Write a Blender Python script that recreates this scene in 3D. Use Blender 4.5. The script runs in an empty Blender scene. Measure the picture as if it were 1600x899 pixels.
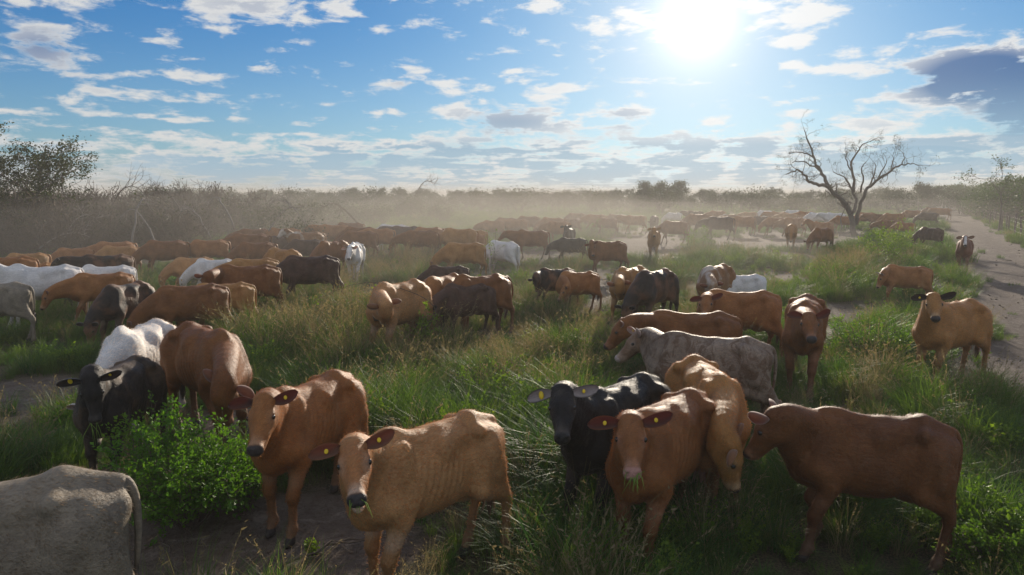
import bpy, math, random
import numpy as np
from mathutils import Vector, Matrix
S = bpy.context.scene
COL = S.collection
rad = math.radians
# ------------------------------------------------------------------ camera
CAM_H = 2.8
FPX = 1067.0          # focal length in pixels of the 1600 x 899 photograph
PITCH = rad(7.77)
cam = bpy.data.cameras.new('camera'); cam.lens = 24.0; cam.sensor_width = 36.0
cam.clip_start = 0.05; cam.clip_end = 6000
cam_ob = bpy.data.objects.new('camera', cam); COL.objects.link(cam_ob)
cam_ob.location = (0, 0, CAM_H); cam_ob.rotation_euler = (math.pi/2 - PITCH, 0, 0)
S.camera = cam_ob
S.render.engine = 'CYCLES'
S.view_settings.view_transform = 'Standard'; S.view_settings.look = 'None'
S.view_settings.exposure = 0.30; S.view_settings.gamma = 1.0
S.cycles.max_bounces = 6; S.cycles.diffuse_bounces = 2; S.cycles.glossy_bounces = 2
S.cycles.transmission_bounces = 3; S.cycles.transparent_max_bounces = 6; S.cycles.volume_bounces = 1
S.cycles.use_denoising = True
S.cycles.caustics_reflective = False; S.cycles.caustics_refractive = False

CF = np.array([0, math.cos(PITCH), -math.sin(PITCH)]); CU = np.array([0, math.sin(PITCH), math.cos(PITCH)])
CR = np.array([1.0, 0, 0]); CP = np.array([0, 0, CAM_H])
def ray(u, v):
    d = CF*FPX + CR*(u-800) + CU*(449.5-v); return d/np.linalg.norm(d)
def gp(u, v, z=0.0):
    """point of the place at height z that is seen in direction u, v"""
    d = ray(u, v); t = (z-CAM_H)/d[2]; return CP + d*t
def proj(x, y, z):
    px = x; py = y*CF[1] + (z-CAM_H)*CF[2]; pu = y*CU[1] + (z-CAM_H)*CU[2]
    return 800 + FPX*px/np.maximum(py, .01), 449.5 - FPX*pu/np.maximum(py, .01)

# ------------------------------------------------------------------ light
HAZE_DEN, HAZE_G, HAZE_COL = .0024, .25, (.62, .60, .57)
SUN_EL, SUN_AZ = rad(13.3), rad(14.6)      # azimuth to the right of straight ahead (+Y)
sd = Vector((math.sin(SUN_AZ)*math.cos(SUN_EL), math.cos(SUN_AZ)*math.cos(SUN_EL), math.sin(SUN_EL)))
sun = bpy.data.lights.new('sun', 'SUN'); sun.energy = 5.0; sun.angle = rad(0.6); sun.color = (1.0, .87, .70)
sun_ob = bpy.data.objects.new('sun', sun); COL.objects.link(sun_ob)
sun_ob.rotation_euler = (-sd).to_track_quat('-Z', 'Y').to_euler(); sun_ob.location = (10, 20, 30)

# ------------------------------------------------------------------ node helper
class N:
    def __init__(self, tree): self.t = tree; self.n = tree.nodes; self.l = tree.links
    def node(self, typ, **kw):
        nd = self.n.new(typ)
        ins = kw.pop('ins', {})
        for k, v in kw.items(): setattr(nd, k, v)
        for k, v in ins.items(): self.put(nd.inputs[k], v)
        return nd
    def put(self, sock, v):
        if hasattr(v, 'is_linked') or hasattr(v, 'links'): self.l.new(v, sock)
        elif hasattr(v, '__len__') and sock.type == 'RGBA' and len(v) == 3: sock.default_value = (*v, 1)
        else: sock.default_value = v
    def m(self, op, a, b=0.0, c=0.0, clamp=False):
        nd = self.n.new('ShaderNodeMath'); nd.operation = op; nd.use_clamp = clamp
        self.put(nd.inputs[0], a); self.put(nd.inputs[1], b); self.put(nd.inputs[2], c)
        return nd.outputs[0]
    def vm(self, op, a, b=(0, 0, 0), s=None):
        nd = self.n.new('ShaderNodeVectorMath'); nd.operation = op
        self.put(nd.inputs[0], a); self.put(nd.inputs[1], b)
        if s is not None: self.put(nd.inputs[3], s)
        return nd.outputs['Value'] if op in ('DOT_PRODUCT', 'LENGTH', 'DISTANCE') else nd.outputs[0]
    def ss(self, x, a, b, to0=0.0, to1=1.0):
        nd = self.n.new('ShaderNodeMapRange'); nd.interpolation_type = 'SMOOTHSTEP'
        self.put(nd.inputs[0], x); nd.inputs[1].default_value = a; nd.inputs[2].default_value = b
        nd.inputs[3].default_value = to0; nd.inputs[4].default_value = to1
        return nd.outputs[0]
    def mix(self, f, a, b, blend='MIX'):
        nd = self.n.new('ShaderNodeMix'); nd.data_type = 'RGBA'; nd.blend_type = blend
        self.put(nd.inputs[0], f); self.put(nd.inputs[6], a); self.put(nd.inputs[7], b)
        return nd.outputs[2]
    def noise(self, vec, scale, detail=4, rough=.55, dist=0.0):
        nd = self.n.new('ShaderNodeTexNoise'); self.put(nd.inputs['Vector'], vec)
        nd.inputs['Scale'].default_value = scale; nd.inputs['Detail'].default_value = detail
        nd.inputs['Roughness'].default_value = rough; nd.inputs['Distortion'].default_value = dist
        return nd.outputs['Fac']
    def comb(self, x, y, z):
        nd = self.n.new('ShaderNodeCombineXYZ')
        for i, v in enumerate((x, y, z)): self.put(nd.inputs[i], v)
        return nd.outputs[0]
    def sep(self, v):
        nd = self.n.new('ShaderNodeSeparateXYZ'); self.put(nd.inputs[0], v); return nd.outputs

# ------------------------------------------------------------------ world: sky with clouds
W = bpy.data.worlds.new('World'); S.world = W; W.use_nodes = True
W.node_tree.nodes.clear(); w = N(W.node_tree)
sky = w.node('ShaderNodeTexSky', sky_type='NISHITA', sun_disc=False, sun_elevation=SUN_EL,
             sun_rotation=SUN_AZ, altitude=100, air_density=1.0, dust_density=0.4, ozone_density=2.6)
dirv = w.node('ShaderNodeTexCoord').outputs['Generated']
X, Y, Z = w.sep(dirv)
az = w.m('MULTIPLY', w.m('ARCTAN2', X, Y), 57.2958)
el = w.m('MULTIPLY', w.m('ARCSINE', Z), 57.2958)
ez = w.m('MAXIMUM', w.m('ADD', Z, .045), .02)
cp = w.comb(w.m('DIVIDE', X, ez), w.m('DIVIDE', Y, ez), 0.0)      # the flat layer the clouds lie in
n1 = w.noise(cp, 1.15, 7, .60, .15)
n2 = w.noise(w.vm('ADD', cp, (31, 7, 3)), 3.1, 6, .62, .2)
nf = w.noise(w.comb(w.m('MULTIPLY', az, .055), w.m('MULTIPLY', el, .16), 1.7), 6.0, 7, .62, .25)
nb = w.noise(w.comb(w.m('MULTIPLY', az, .03), w.m('MULTIPLY', el, .16), 7.1), 3.0, 5, .55, .3)
def pazel(u, v):
    d = ray(u, v); return math.degrees(math.atan2(d[0], d[1])), math.degrees(math.asin(d[2]))
# single clouds: centre u, v, half sizes, strength, thickness
CL = [(60,75,62,36,.50,.7),(20,8,40,16,.30,.0),(110,12,50,22,.34,.0),(395,10,95,30,.50,.35),(465,30,30,36,.38,.0),(525,17,32,18,.42,.0),(478,64,18,8,.34,0),
 (440,107,40,15,.34,0),(288,119,100,11,.42,.1),(190,145,76,14,.46,.2),(40,173,70,7,.36,0),(155,179,60,6,.32,0),
 (275,190,36,5,.3,0),(320,188,30,6,.3,0),(270,209,50,6,.34,.1),(470,211,45,8,.3,0),(330,148,22,7,.26,0),
 (850,3,38,12,.5,0),(625,130,28,10,.40,.3),(700,140,50,26,.27,0),(598,176,40,8,.34,0),(820,122,50,17,.38,.1),(850,138,50,16,.38,.1),(760,137,20,8,.34,0),
 (800,192,115,24,.46,.8),(975,186,66,26,.44,.7),(1000,150,24,8,.36,0),(1000,40,90,34,.42,0),(1080,225,130,22,.44,.7),(705,178,28,8,.36,0),
 (1235,22,70,26,.46,0),(1245,62,36,12,.38,0),(1237,101,24,10,.42,0),(1315,104,40,9,.38,0),(1375,134,22,8,.34,0),(1480,54,40,10,.36,0),
 (1250,178,30,8,.34,0),(1110,190,34,9,.38,0),(1130,160,20,7,.2,0),
 (1530,122,130,50,.66,1.5),(1590,170,70,60,.6,1.5),(1400,200,110,34,.34,.4),(1450,165,90,24,.34,.3),(1550,200,50,16,.36,0),(1580,235,30,12,.3,0),
 (1430,245,150,24,.36,1.5),(1200,215,150,20,.34,.6)]
mask = None; thick = None
for (u, v, ru, rv, st, th) in CL:
    a0, e0 = pazel(u, v); a1, _ = pazel(u+ru, v); _, e1 = pazel(u, v-rv)
    da = w.m('DIVIDE', w.m('SUBTRACT', az, a0), a1-a0); de = w.m('DIVIDE', w.m('SUBTRACT', el, e0), e1-e0)
    r2 = w.m('MULTIPLY_ADD', da, da, w.m('MULTIPLY', de, de))
    g = w.m('EXPONENT', w.m('MULTIPLY', r2, -.9))
    mask = w.m('MULTIPLY', g, st) if mask is None else w.m('MAXIMUM', mask, w.m('MULTIPLY', g, st))
    if th > 0: thick = w.m('MULTIPLY', g, th*.5) if thick is None else w.m('MAXIMUM', thick, w.m('MULTIPLY', g, th*.5))
band = w.m('MULTIPLY', w.ss(el, -1.0, 1.0), w.ss(el, 3.6, 5.6, 1.0, 0.0))     # low bank of clouds above the horizon
band = w.m('MULTIPLY', band, w.ss(az, -34, -22, .65, 1.0))
behind = w.m('MULTIPLY', w.ss(Y, -.2, .55, .24, 0.0), w.ss(el, 0, 10))           # scattered clouds go on all round
over = w.m('MULTIPLY', w.ss(el, 20, 30), .2)
cov = w.m('ADD', w.m('MAXIMUM', w.m('MAXIMUM', mask, w.m('MULTIPLY', band, .40)), w.m('MAXIMUM', behind, over)), .0)
nn = w.m('ADD', w.m('MULTIPLY', nf, .62), w.m('MULTIPLY', n1, .38))
dens = w.m('ADD', w.m('SUBTRACT', w.m('MULTIPLY', nn, 2.5), 1.42), cov)
alpha = w.m('MULTIPLY', w.ss(dens, -.07, .24), w.ss(el, -.6, .1))
core = w.ss(w.m('ADD', w.m('ADD', dens, w.m('MULTIPLY', w.m('SUBTRACT', nb, .5), .9)), w.m('ADD', w.m('MULTIPLY', thick, .30), w.m('MULTIPLY', band, .10))), .20, .42)
core = w.m('MULTIPLY', core, w.m('MAXIMUM', w.m('MULTIPLY', band, .9), w.m('MINIMUM', w.m('MULTIPLY', thick, 2.0), 1.0)))
# warm veil round the sun
cs = w.vm('DOT_PRODUCT', dirv, tuple(sd))
ang = w.m('MULTIPLY', w.m('ARCCOSINE', w.m('MINIMUM', cs, 1.0)), 57.2958)
glow1 = w.m('EXPONENT', w.m('MULTIPLY', w.m('POWER', w.m('DIVIDE', ang, 1.0), .80), -1.0))
glow2 = w.m('EXPONENT', w.m('MULTIPLY', ang, -.135))
glow3 = w.m('EXPONENT', w.m('MULTIPLY', ang, -.055))
SK = 0.090
raw = w.vm('DIVIDE', sky.outputs[0], w.vm('ADD', w.vm('SCALE', sky.outputs[0], s=.055), (1, 1, 1)))
raw = w.vm('MULTIPLY', raw, w.mix(w.ss(el, 0.0, 4.0), (1.12, .93, 1.12), (1, 1, 1)))
base = w.vm('MULTIPLY', raw, w.mix(w.ss(el, 2.5, 15), (.58, .90, 1.18), (.15, .62, 1.12)))
low = w.ss(el, 0, 15, 1.0, 0.0)
base = w.vm('MULTIPLY', base, w.mix(low, (1.0, 1.0, 1.0), (.80, .93, 1.0)))
veil = w.mix(w.m('MULTIPLY', glow3, .10), base, (9.5, 9.8, 10.0))
lit = w.vm('SCALE', (9.3, 9.3, 9.2), s=w.m('ADD', w.m('MULTIPLY_ADD', glow3, .35, .68), w.ss(Y, .3, -.6, 0.0, .35)))
grey = w.mix(w.ss(el, 2, 9), (2.3, 4.2, 5.7), (.10, 1.0, 2.9))
ccol = w.mix(core, lit, grey)
skyc = w.mix(w.m('MULTIPLY', alpha, .93), veil, ccol)
skyc = w.mix(w.m('MINIMUM', w.m('MULTIPLY', glow2, .95), 1.0), skyc, (9.2, 9.2, 9.1))
skyc = w.vm('ADD', skyc, w.vm('SCALE', (1.0, .985, .95), s=w.m('MULTIPLY', glow1, 22.0)))
bg = w.node('ShaderNodeBackground', ins={'Color': skyc, 'Strength': SK})
out = w.node('ShaderNodeOutputWorld', ins={'Surface': bg.outputs[0]})
W.cycles.sampling_method = 'MANUAL'; W.cycles.sample_map_resolution = 512

# ------------------------------------------------------------------ object helpers
def tag(o, label=None, cat=None, group=None, kind=None):
    if label: o['label'] = label
    if cat: o['category'] = cat
    if group: o['group'] = group
    if kind: o['kind'] = kind
    return o
def link(name, me, parent=None, mat=None):
    o = bpy.data.objects.new(name, me); COL.objects.link(o)
    if parent is not None: o.parent = parent
    if mat is not None:
        if me.materials: 
            o.material_slots[0].link = 'OBJECT'; o.material_slots[0].material = mat
        else: me.materials.append(mat)
    return o
def empty(name, loc, rz=0.0, s=1.0):
    o = bpy.data.objects.new(name, None); COL.objects.link(o); o.empty_display_size = .1
    o.location = loc; o.rotation_euler = (0, 0, rz); o.scale = (s, s, s); return o
def mesh_np(name, V, Q=None, T=None, smooth=True):
    """mesh from arrays of vertices, quads, triangles"""
    me = bpy.data.meshes.new(name); V = np.asarray(V, dtype=np.float32)
    nq = 0 if Q is None else len(Q); nt = 0 if T is None else len(T)
    loops = np.concatenate([np.asarray(Q, dtype=np.int32).ravel() if nq else np.zeros(0, np.int32),
                            np.asarray(T, dtype=np.int32).ravel() if nt else np.zeros(0, np.int32)])
    me.vertices.add(len(V)); me.vertices.foreach_set('co', V.ravel())
    me.loops.add(len(loops)); me.loops.foreach_set('vertex_index', loops)
    st = np.concatenate([np.arange(nq)*4, nq*4 + np.arange(nt)*3]).astype(np.int32)
    me.polygons.add(nq+nt); me.polygons.foreach_set('loop_start', st)
    me.polygons.foreach_set('use_smooth', np.full(nq+nt, smooth))
    me.update(calc_edges=True); me.validate()
    return me
class Acc:
    """collects quads and triangles into one mesh"""
    def __init__(self): self.V = []; self.Q = []; self.T = []; self.n = 0
    def add(self, V, Q=None, T=None):
        if Q is not None and len(Q): self.Q.append(np.asarray(Q)+self.n)
        if T is not None and len(T): self.T.append(np.asarray(T)+self.n)
        self.V.append(np.asarray(V, dtype=float)); self.n += len(V)
    def mesh(self, name, smooth=True):
        return mesh_np(name, np.concatenate(self.V), np.concatenate(self.Q) if self.Q else None,
                       np.concatenate(self.T) if self.T else None, smooth)
def tube(acc, P, R, n=6, cap=True):
    P = np.asarray(P, float); R = np.asarray(R, float); k = len(P)
    D = np.gradient(P, axis=0); D /= np.linalg.norm(D, axis=1)[:, None]+1e-9
    ref = np.array([0, 0, 1.0]) if abs(D[0][2]) < .9 else np.array([1.0, 0, 0])
    V = []
    for i in range(k):
        a = np.cross(D[i], ref); a /= np.linalg.norm(a)+1e-9; b = np.cross(a, D[i]); ref = np.cross(D[i], a)*-1 if False else b
        th = np.arange(n)*2*math.pi/n
        V.append(P[i] + R[i]*(np.cos(th)[:, None]*a + np.sin(th)[:, None]*b))
    V = np.concatenate(V)
    i, j = np.meshgrid(np.arange(k-1), np.arange(n), indexing='ij'); i = i.ravel(); j = j.ravel(); j2 = (j+1) % n
    Q = np.stack([i*n+j, i*n+j2, (i+1)*n+j2, (i+1)*n+j], 1)
    T = None
    if cap:
        V = np.concatenate([V, P[-1:], P[:1]]); j = np.arange(n)
        T = np.concatenate([np.stack([(k-1)*n+j, (k-1)*n+(j+1) % n, np.full(n, k*n)], 1), np.stack([(j+1) % n, j, np.full(n, k*n+1)], 1)])
    acc.add(V, Q, T)
_tab = np.random.RandomState(5).rand(256, 256)
def vnoise(x, y, sc=1.0, seed=0):
    x = np.asarray(x, float)/sc+seed*17.3+1000; y = np.asarray(y, float)/sc+seed*9.7+1000
    xi = np.floor(x).astype(int); yi = np.floor(y).astype(int); fx = x-xi; fy = y-yi
    fx = fx*fx*(3-2*fx); fy = fy*fy*(3-2*fy)
    g = lambda a, b: _tab[a % 256, b % 256]
    return (g(xi, yi)*(1-fx)+g(xi+1, yi)*fx)*(1-fy)+(g(xi, yi+1)*(1-fx)+g(xi+1, yi+1)*fx)*fy
def fbm(x, y, sc=1.0, seed=0, o=4):
    r = 0; a = .5; t = 0
    for i in range(o): r = r+a*vnoise(x, y, sc/2**i, seed+i*3); t += a; a *= .5
    return r/t
def sstep(x, a, b):
    t = np.clip((x-a)/(b-a), 0, 1); return t*t*(3-2*t)
# ------------------------------------------------------------------ cattle: one body surface grown from a skeleton
def surfnets(F, org, h):
    s = F < 0
    nx, ny, nz = F.shape
    off = np.array([[a, b, c] for a in (0, 1) for b in (0, 1) for c in (0, 1)])
    cnt = np.zeros((nx-1, ny-1, nz-1), np.int8)
    for a, b, c in off: cnt += s[a:nx-1+a, b:ny-1+b, c:nz-1+c]
    ci = np.argwhere((cnt > 0) & (cnt < 8))
    vals = np.stack([F[ci[:, 0]+a, ci[:, 1]+b, ci[:, 2]+c] for a, b, c in off], 1)
    pos = np.zeros((len(ci), 3)); num = np.zeros(len(ci))
    for i in range(8):
        for j in range(i+1, 8):
            if np.abs(off[i]-off[j]).sum() != 1: continue
            fa, fb = vals[:, i], vals[:, j]; m = (fa < 0) != (fb < 0)
            t = np.where(m, fa/np.where(m, fa-fb, 1), 0)
            pos += np.where(m[:, None], off[i]+(off[j]-off[i])*t[:, None], 0); num += m
    V = (ci+pos/num[:, None])*h+org
    idx = np.full(cnt.shape, -1, np.int32); idx[ci[:, 0], ci[:, 1], ci[:, 2]] = np.arange(len(ci))
    Q = []
    for ax in range(3):
        sl0 = [slice(1, -1)]*3; sl1 = [slice(1, -1)]*3
        sl0[ax] = slice(0, -1); sl1[ax] = slice(1, None)
        e = np.argwhere(s[tuple(sl0)] != s[tuple(sl1)])
        add = np.ones(3, int); add[ax] = 0; e = e+add
        b1 = (ax+1) % 3; b2 = (ax+2) % 3
        o1 = np.zeros(3, int); o1[b1] = 1; o2 = np.zeros(3, int); o2[b2] = 1
        g = lambda p: idx[p[:, 0], p[:, 1], p[:, 2]]
        q = np.stack([g(e-o1-o2), g(e-o2), g(e), g(e-o1)], 1)
        inside = s[e[:, 0], e[:, 1], e[:, 2]]
        q = np.where(inside[:, None], q, q[:, ::-1])
        Q.append(q)
    Q = np.concatenate(Q); Q = Q[(Q >= 0).all(1)]
    # two gentle smoothing passes that keep the volume
    for lam in (.5, -.45):
        A = np.zeros_like(V); c = np.zeros(len(V))
        for a, b in ((0, 1), (1, 2), (2, 3), (3, 0)):
            for p, q_ in ((a, b), (b, a)):
                for k in range(3): A[:, k] += np.bincount(Q[:, p], V[Q[:, q_], k], len(V))
                c += np.bincount(Q[:, p], None, len(V))
        V = V+lam*(A/np.maximum(c, 1)[:, None]-V)
    return V, Q
def _smin(a, b, k):
    h = np.maximum(k-np.abs(a-b), 0)/k; return np.minimum(a, b)-h*h*k*.25
class Field:
    def __init__(self, lo, hi, h):
        self.h = h; self.o = np.array(lo, float); self.n = np.ceil((np.array(hi)-lo)/h).astype(int)+1
        self.F = np.full(self.n, .3, np.float32)
        self.ax = [(self.o[i]+np.arange(self.n[i])*h).astype(np.float32) for i in range(3)]
    def _box(self, lo, hi):
        a = np.clip(((lo-self.o)/self.h).astype(int), 0, self.n); b = np.clip(((hi-self.o)/self.h).astype(int)+2, 0, self.n)
        sl = tuple(slice(a[i], b[i]) for i in range(3))
        X, Y, Z = (self.ax[i][sl[i]] for i in range(3))
        return sl, X[:, None, None], Y[None, :, None], Z[None, None, :]
    def put(self, sl, d, k, sub):
        if d.size == 0: return
        if sub: self.F[sl] = -_smin(-self.F[sl], d, k)
        else: self.F[sl] = _smin(self.F[sl], d, k)
    def cone(self, a, b, ra, rb, k=.05, sub=False):
        a = np.asarray(a, float); b = np.asarray(b, float); m = max(ra, rb)+k+2*self.h
        sl, X, Y, Z = self._box(np.minimum(a, b)-m, np.maximum(a, b)+m)
        ab = b-a; L = max(ab@ab, 1e-9)
        px, py, pz = X-a[0], Y-a[1], Z-a[2]
        t = np.clip((px*ab[0]+py*ab[1]+pz*ab[2])/L, 0, 1)
        d = np.sqrt((px-t*ab[0])**2+(py-t*ab[1])**2+(pz-t*ab[2])**2)-(ra+(rb-ra)*t)
        self.put(sl, d, k, sub)
    def ell(self, c, r, k=.05, R=None, sub=False):
        c = np.asarray(c, float); r = np.asarray(r, float); m = r.max()+k+2*self.h
        sl, X, Y, Z = self._box(c-m, c+m)
        X, Y, Z = X-c[0], Y-c[1], Z-c[2]
        if R is not None:
            X, Y, Z = (X*R[0, i]+Y*R[1, i]+Z*R[2, i] for i in range(3))
        k0 = np.sqrt((X/r[0])**2+(Y/r[1])**2+(Z/r[2])**2); k1 = np.sqrt((X/r[0]**2)**2+(Y/r[1]**2)**2+(Z/r[2]**2)**2)
        d = k0*(k0-1)/np.maximum(k1, 1e-6)
        self.put(sl, d, k, sub)
def nrm(v): v = np.asarray(v, float); return v/(np.linalg.norm(v)+1e-9)
def rotY(a): c, s = math.cos(a), math.sin(a); return np.array([[c, 0, s], [0, 1, 0], [-s, 0, c]])
NB = np.array([.60, 0, 1.00])      # where the neck leaves the trunk
NECK, HS = .60, .92; HEAD = .50*HS
def head_frame(poll, muz):
    Xh = nrm(muz-poll); Yh = np.cross([0, 0, 1], Xh)+.3*np.array([0, 1, 0]); Yh = nrm(Yh-Xh*(Yh@Xh)); Zh = np.cross(Xh, Yh)
    return poll, Xh, Yh, Zh
def bez(P, t): 
    a, b, c, d = P; return a*(1-t)**3+3*b*t*(1-t)**2+3*c*t*t*(1-t)+d*t**3
def cow_body(h, poll, muz, legs=((0, 0), (0, 0), (0, 0), (0, 0)), thin=.5, hump=.3, fat=1.0, mouth=0.0, ground=(0, 0, 0, 0), lx=1.0):
    """legs: front left, front right, rear left, rear right -> (foot shift forward, lift)"""
    poll = np.asarray(poll, float); muz = np.asarray(muz, float)
    O, Xh, Yh, Zh = head_frame(poll, muz); hs = HS; H = lambda x, y, z: O+(Xh*x+Yh*y+Zh*z)*hs
    Rh = np.stack([Xh, Yh, Zh], 1)
    lo = np.minimum.reduce([poll-.3, muz-.16, [-1.0, -.42, -.1]]); hi = np.maximum.reduce([poll+.3, muz+.16, [.85, .42, 1.56]])
    lo[2] = max(lo[2], -.12)
    f = Field(lo, hi, h); E, C = f.ell, f.cone; w_ = fat
    # trunk
    E((.30, 0, .915), (.40, .215*w_, .325), .05)
    E((-.05, 0, .905), (.48, .262*w_, .305*w_), .10)
    E((-.10, 0, .775), (.42, .212*w_, .185*w_), .10)
    E((-.46, 0, .99), (.32, .205, .235), .10)
    C((.42, 0, 1.20), (-.1, 0, 1.175), .06, .05, .12); C((-.1, 0, 1.175), (-.48, 0, 1.215), .05, .05, .10); C((-.48, 0, 1.215), (-.74, 0, 1.155), .055, .05, .08)
    E((.40, 0, 1.205), (.17, .06, .075+.09*hump), .07)
    for s in (1, -1):
        y = lambda v: v*s
        # pelvis: hook bones, pin bones
        C((-.46, y(.05), 1.205), (-.43, y(.185), 1.175), .05, .042-.006*thin, .055)
        C((-.43, y(.19), 1.165), (-.74, y(.095), 1.075), .034, .045, .085-.02*thin)
        E((-.735, y(.09), 1.06), (.05, .045, .05), .05)
        # flank and short ribs
        C((-.28, y(.10), 1.16), (-.05, y(.14), 1.12), .05, .08, .10)
        # shoulder blade and shoulder
        E((.40, y(.135), 1.00), (.115, .07, .25), .06, rotY(-.30))
        C((.44, y(.10), 1.19), (.50, y(.155), .86), .05, .085, .06)
        E((.54, y(.13), .82), (.10, .075, .11), .06)
        E((.36, y(.165), .80), (.13, .07, .13), .06)
        # thigh
        C((-.55, y(.12), 1.02), (-.60, y(.135), .82), .15, .125, .07)
        C((-.50, y(.15), .98), (-.42, y(.175), .72), .13, .09, .07)
        C((-.68, y(.11), 1.00), (-.68, y(.125), .72), .09, .07, .06)
        # front leg
        dx, lift = legs[0 if s > 0 else 1]; g = ground[0 if s > 0 else 1]
        el = (.40, y(.155), .70); kn = (.47+.52*dx+.28*lift, y(.135), .415+.42*lift+g*.4); fe = (.475+dx-.22*lift, y(.13), .135+lift*.9+g); ho = (.515+dx-.30*lift, y(.13), .045+lift*.95+g)
        C((.46, y(.15), .80), el, .10, .085, .05); C(el, kn, .080, .050, .05)
        E(np.array(kn)+(.005, 0, 0), (.052, .047, .062), .03)
        C(kn, fe, .040, .033, .03); E(fe, (.044, .042, .042), .03); C(fe, ho, .036, .044, .025); C(ho, np.array(ho)+(.035, 0, -.018), .045, .030, .015)
        # rear leg
        dx, lift = legs[2 if s > 0 else 3]; g = ground[2 if s > 0 else 3]
        st = (-.46, y(.175), .70+lift*.3); hk = (-.765+.55*dx, y(.125), .50+lift*.6+g*.4); fe = (-.71+dx-.1*lift, y(.125), .135+lift*.9+g); ho = (-.66+dx-.12*lift, y(.125), .045+lift*.95+g)
        C((-.62, y(.135), .84), (-.69+.3*dx, y(.13), .64), .115, .072, .06); C(st, (-.70+.4*dx, y(.13), .58), .085, .058, .05)
        C((-.69+.35*dx, y(.13), .66), hk, .066, .046, .05); E(hk, (.052, .040, .062), .03)
        C(np.array(hk)+(-.035, 0, .035), np.array(hk)+(-.02, 0, .10), .022, .016, .03)
        C(hk, fe, .038, .034, .03); E(fe, (.045, .042, .042), .03); C(fe, ho, .037, .044, .025); C(ho, np.array(ho)+(.035, 0, -.018), .046, .030, .015)
    # udder region / navel fold
    E((-.42, 0, .66), (.16, .10, .10), .07); C((-.15, 0, .615), (.10, 0, .635), .03, .05, .07)
    # brisket, neck, throat, dewlap
    E((.58, 0, .815), (.14, .12, .16), .08); C((.60, 0, .70), (.50, 0, .655), .05, .055, .07)
    at = H(-.01, 0, -.085); th = H(.10, 0, -.165)
    Ln = min(1.0, np.linalg.norm(at-NB)/.60)*.62; P = [np.array([.46, 0, 1.10]), np.array([.60, 0, 1.10])+.24*Ln*(nrm(at-NB)), at-Xh*.23*Ln-Zh*.02, at]
    ts = np.linspace(0, 1, 10); pts = [bez(P, t) for t in ts]; rr = np.interp(ts, [0, .4, .8, 1], [.128, .106, .084, .076])
    for i in range(9): C(pts[i], pts[i+1], rr[i], rr[i+1], .045)
    P2 = [np.array([.52, 0, .86]), np.array([.70, 0, .90])+.10*Ln*(nrm(th-NB)), th-Xh*.25*Ln-Zh*.01, th]
    pt2 = [bez(P2, t) for t in ts]; r2 = np.interp(ts, [0, .4, .8, 1], [.132, .100, .076, .066])
    for i in range(9): C(pt2[i], pt2[i+1], r2[i], r2[i+1], .045)
    pm = [(a+b)/2 for a, b in zip(pts, pt2)]
    for i in range(9): C(pm[i], pm[i+1], r2[i]*.98, r2[i+1]*.98, .045)
    dn = [p+nrm(p-q)*r*.95 for p, q, r in zip(pt2, pts, r2)]
    for i in range(7): C(dn[i], dn[i+1], .030, .026, .06)
    # head
    E(H(.07, 0, -.065), np.array((.125, .098, .092))*hs, .04, Rh)
    C(H(.00, 0, -.035), H(.17, 0, -.045), .062, .070, .04)
    C(H(.00, .035, -.02), H(.00, -.035, -.02), .040, .040, .04)
    C(H(.16, 0, -.052), H(.43, 0, -.080), .060, .043, .04)
    C(H(.13, .022, -.135), H(.36, .016, -.128), .066, .040, .04); C(H(.13, -.022, -.135), H(.36, -.016, -.128), .066, .040, .04)
    for s in (1, -1):
        E(H(.125, .058*s, -.12), np.array((.095, .038, .075))*hs, .035, Rh)
        E(H(.15, .083*s, -.035), np.array((.048, .026, .030))*hs, .025, Rh)       # brow and eye socket
        C(H(.18, .07*s, -.075), H(.30, .045*s, -.095), .028, .024, .03)
        E(H(.455, .030*s, -.068), np.array((.042, .030, .034))*hs, .025, Rh)
    E(H(.445, 0, -.095), np.array((.052, .060, .042))*hs, .03, Rh)
    mo = .035*mouth
    C(H(.40, 0, -.130-mo), H(.445, 0, -.125-mo), .036, .034, .022)
    C(H(.13, 0, -.15), H(.40, 0, -.135-mo), .05, .035, .03)
    if h < .02:
        for s in (1, -1):
            E(H(.487, .033*s, -.060), np.array((.022, .011, .013))*hs, .008, Rh, sub=True)
            E(H(.170, .108*s, -.042), np.array((.020, .014, .014))*hs, .010, Rh, sub=True)
        C(H(.36, .07, -.112-mo*.4), H(.50, 0, -.117-mo*.5), .006+.02*mouth*.5, .006+.02*mouth*.5, .010, sub=True)
        C(H(.36, -.07, -.112-mo*.4), H(.50, 0, -.117-mo*.5), .006+.02*mouth*.5, .006+.02*mouth*.5, .010, sub=True)
    V, Q = surfnets(f.F, f.o, h)
    # masks
    q = (V-O)/hs; hx, hy, hz = q@Xh, q@Yh, q@Zh
    inhead = (hx > -.08) & (hx < .6) & (np.abs(hy) < .17) & (hz < .09) & (hz > -.23)
    hm = inhead*sstep(hx, -.05, .08)
    ribs = sstep(V[:, 0], -.28, -.15)*(1-sstep(V[:, 0], .18, .34))*sstep(np.abs(V[:, 1]), .10, .18)*sstep(V[:, 2], .70, .82)*(1-sstep(V[:, 2], 1.08, 1.16))
    rx = V[:, 0]+.35*(V[:, 2]-.9)
    disp = ribs*thin*.0055*np.sin(rx*2*math.pi/.066)
    hollow = np.exp(-(((V[:, 0]+.33)/.09)**2+((V[:, 2]-1.05)/.09)**2))*sstep(np.abs(V[:, 1]), .08, .16)
    nl = sstep(V[:, 0], .56, .66)*(1-hm)*(V[:, 2] > .55)
    disp -= hollow*thin*.028
    disp += nl*thin*.003*np.sin((V[:, 0]*.9+V[:, 2]*.25)*2*math.pi/.045)*vnoise(V[:, 2], V[:, 0], .12)
    V[:, 1] += disp*np.sign(V[:, 1])*sstep(np.abs(V[:, 1]), .03, .10)
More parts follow.
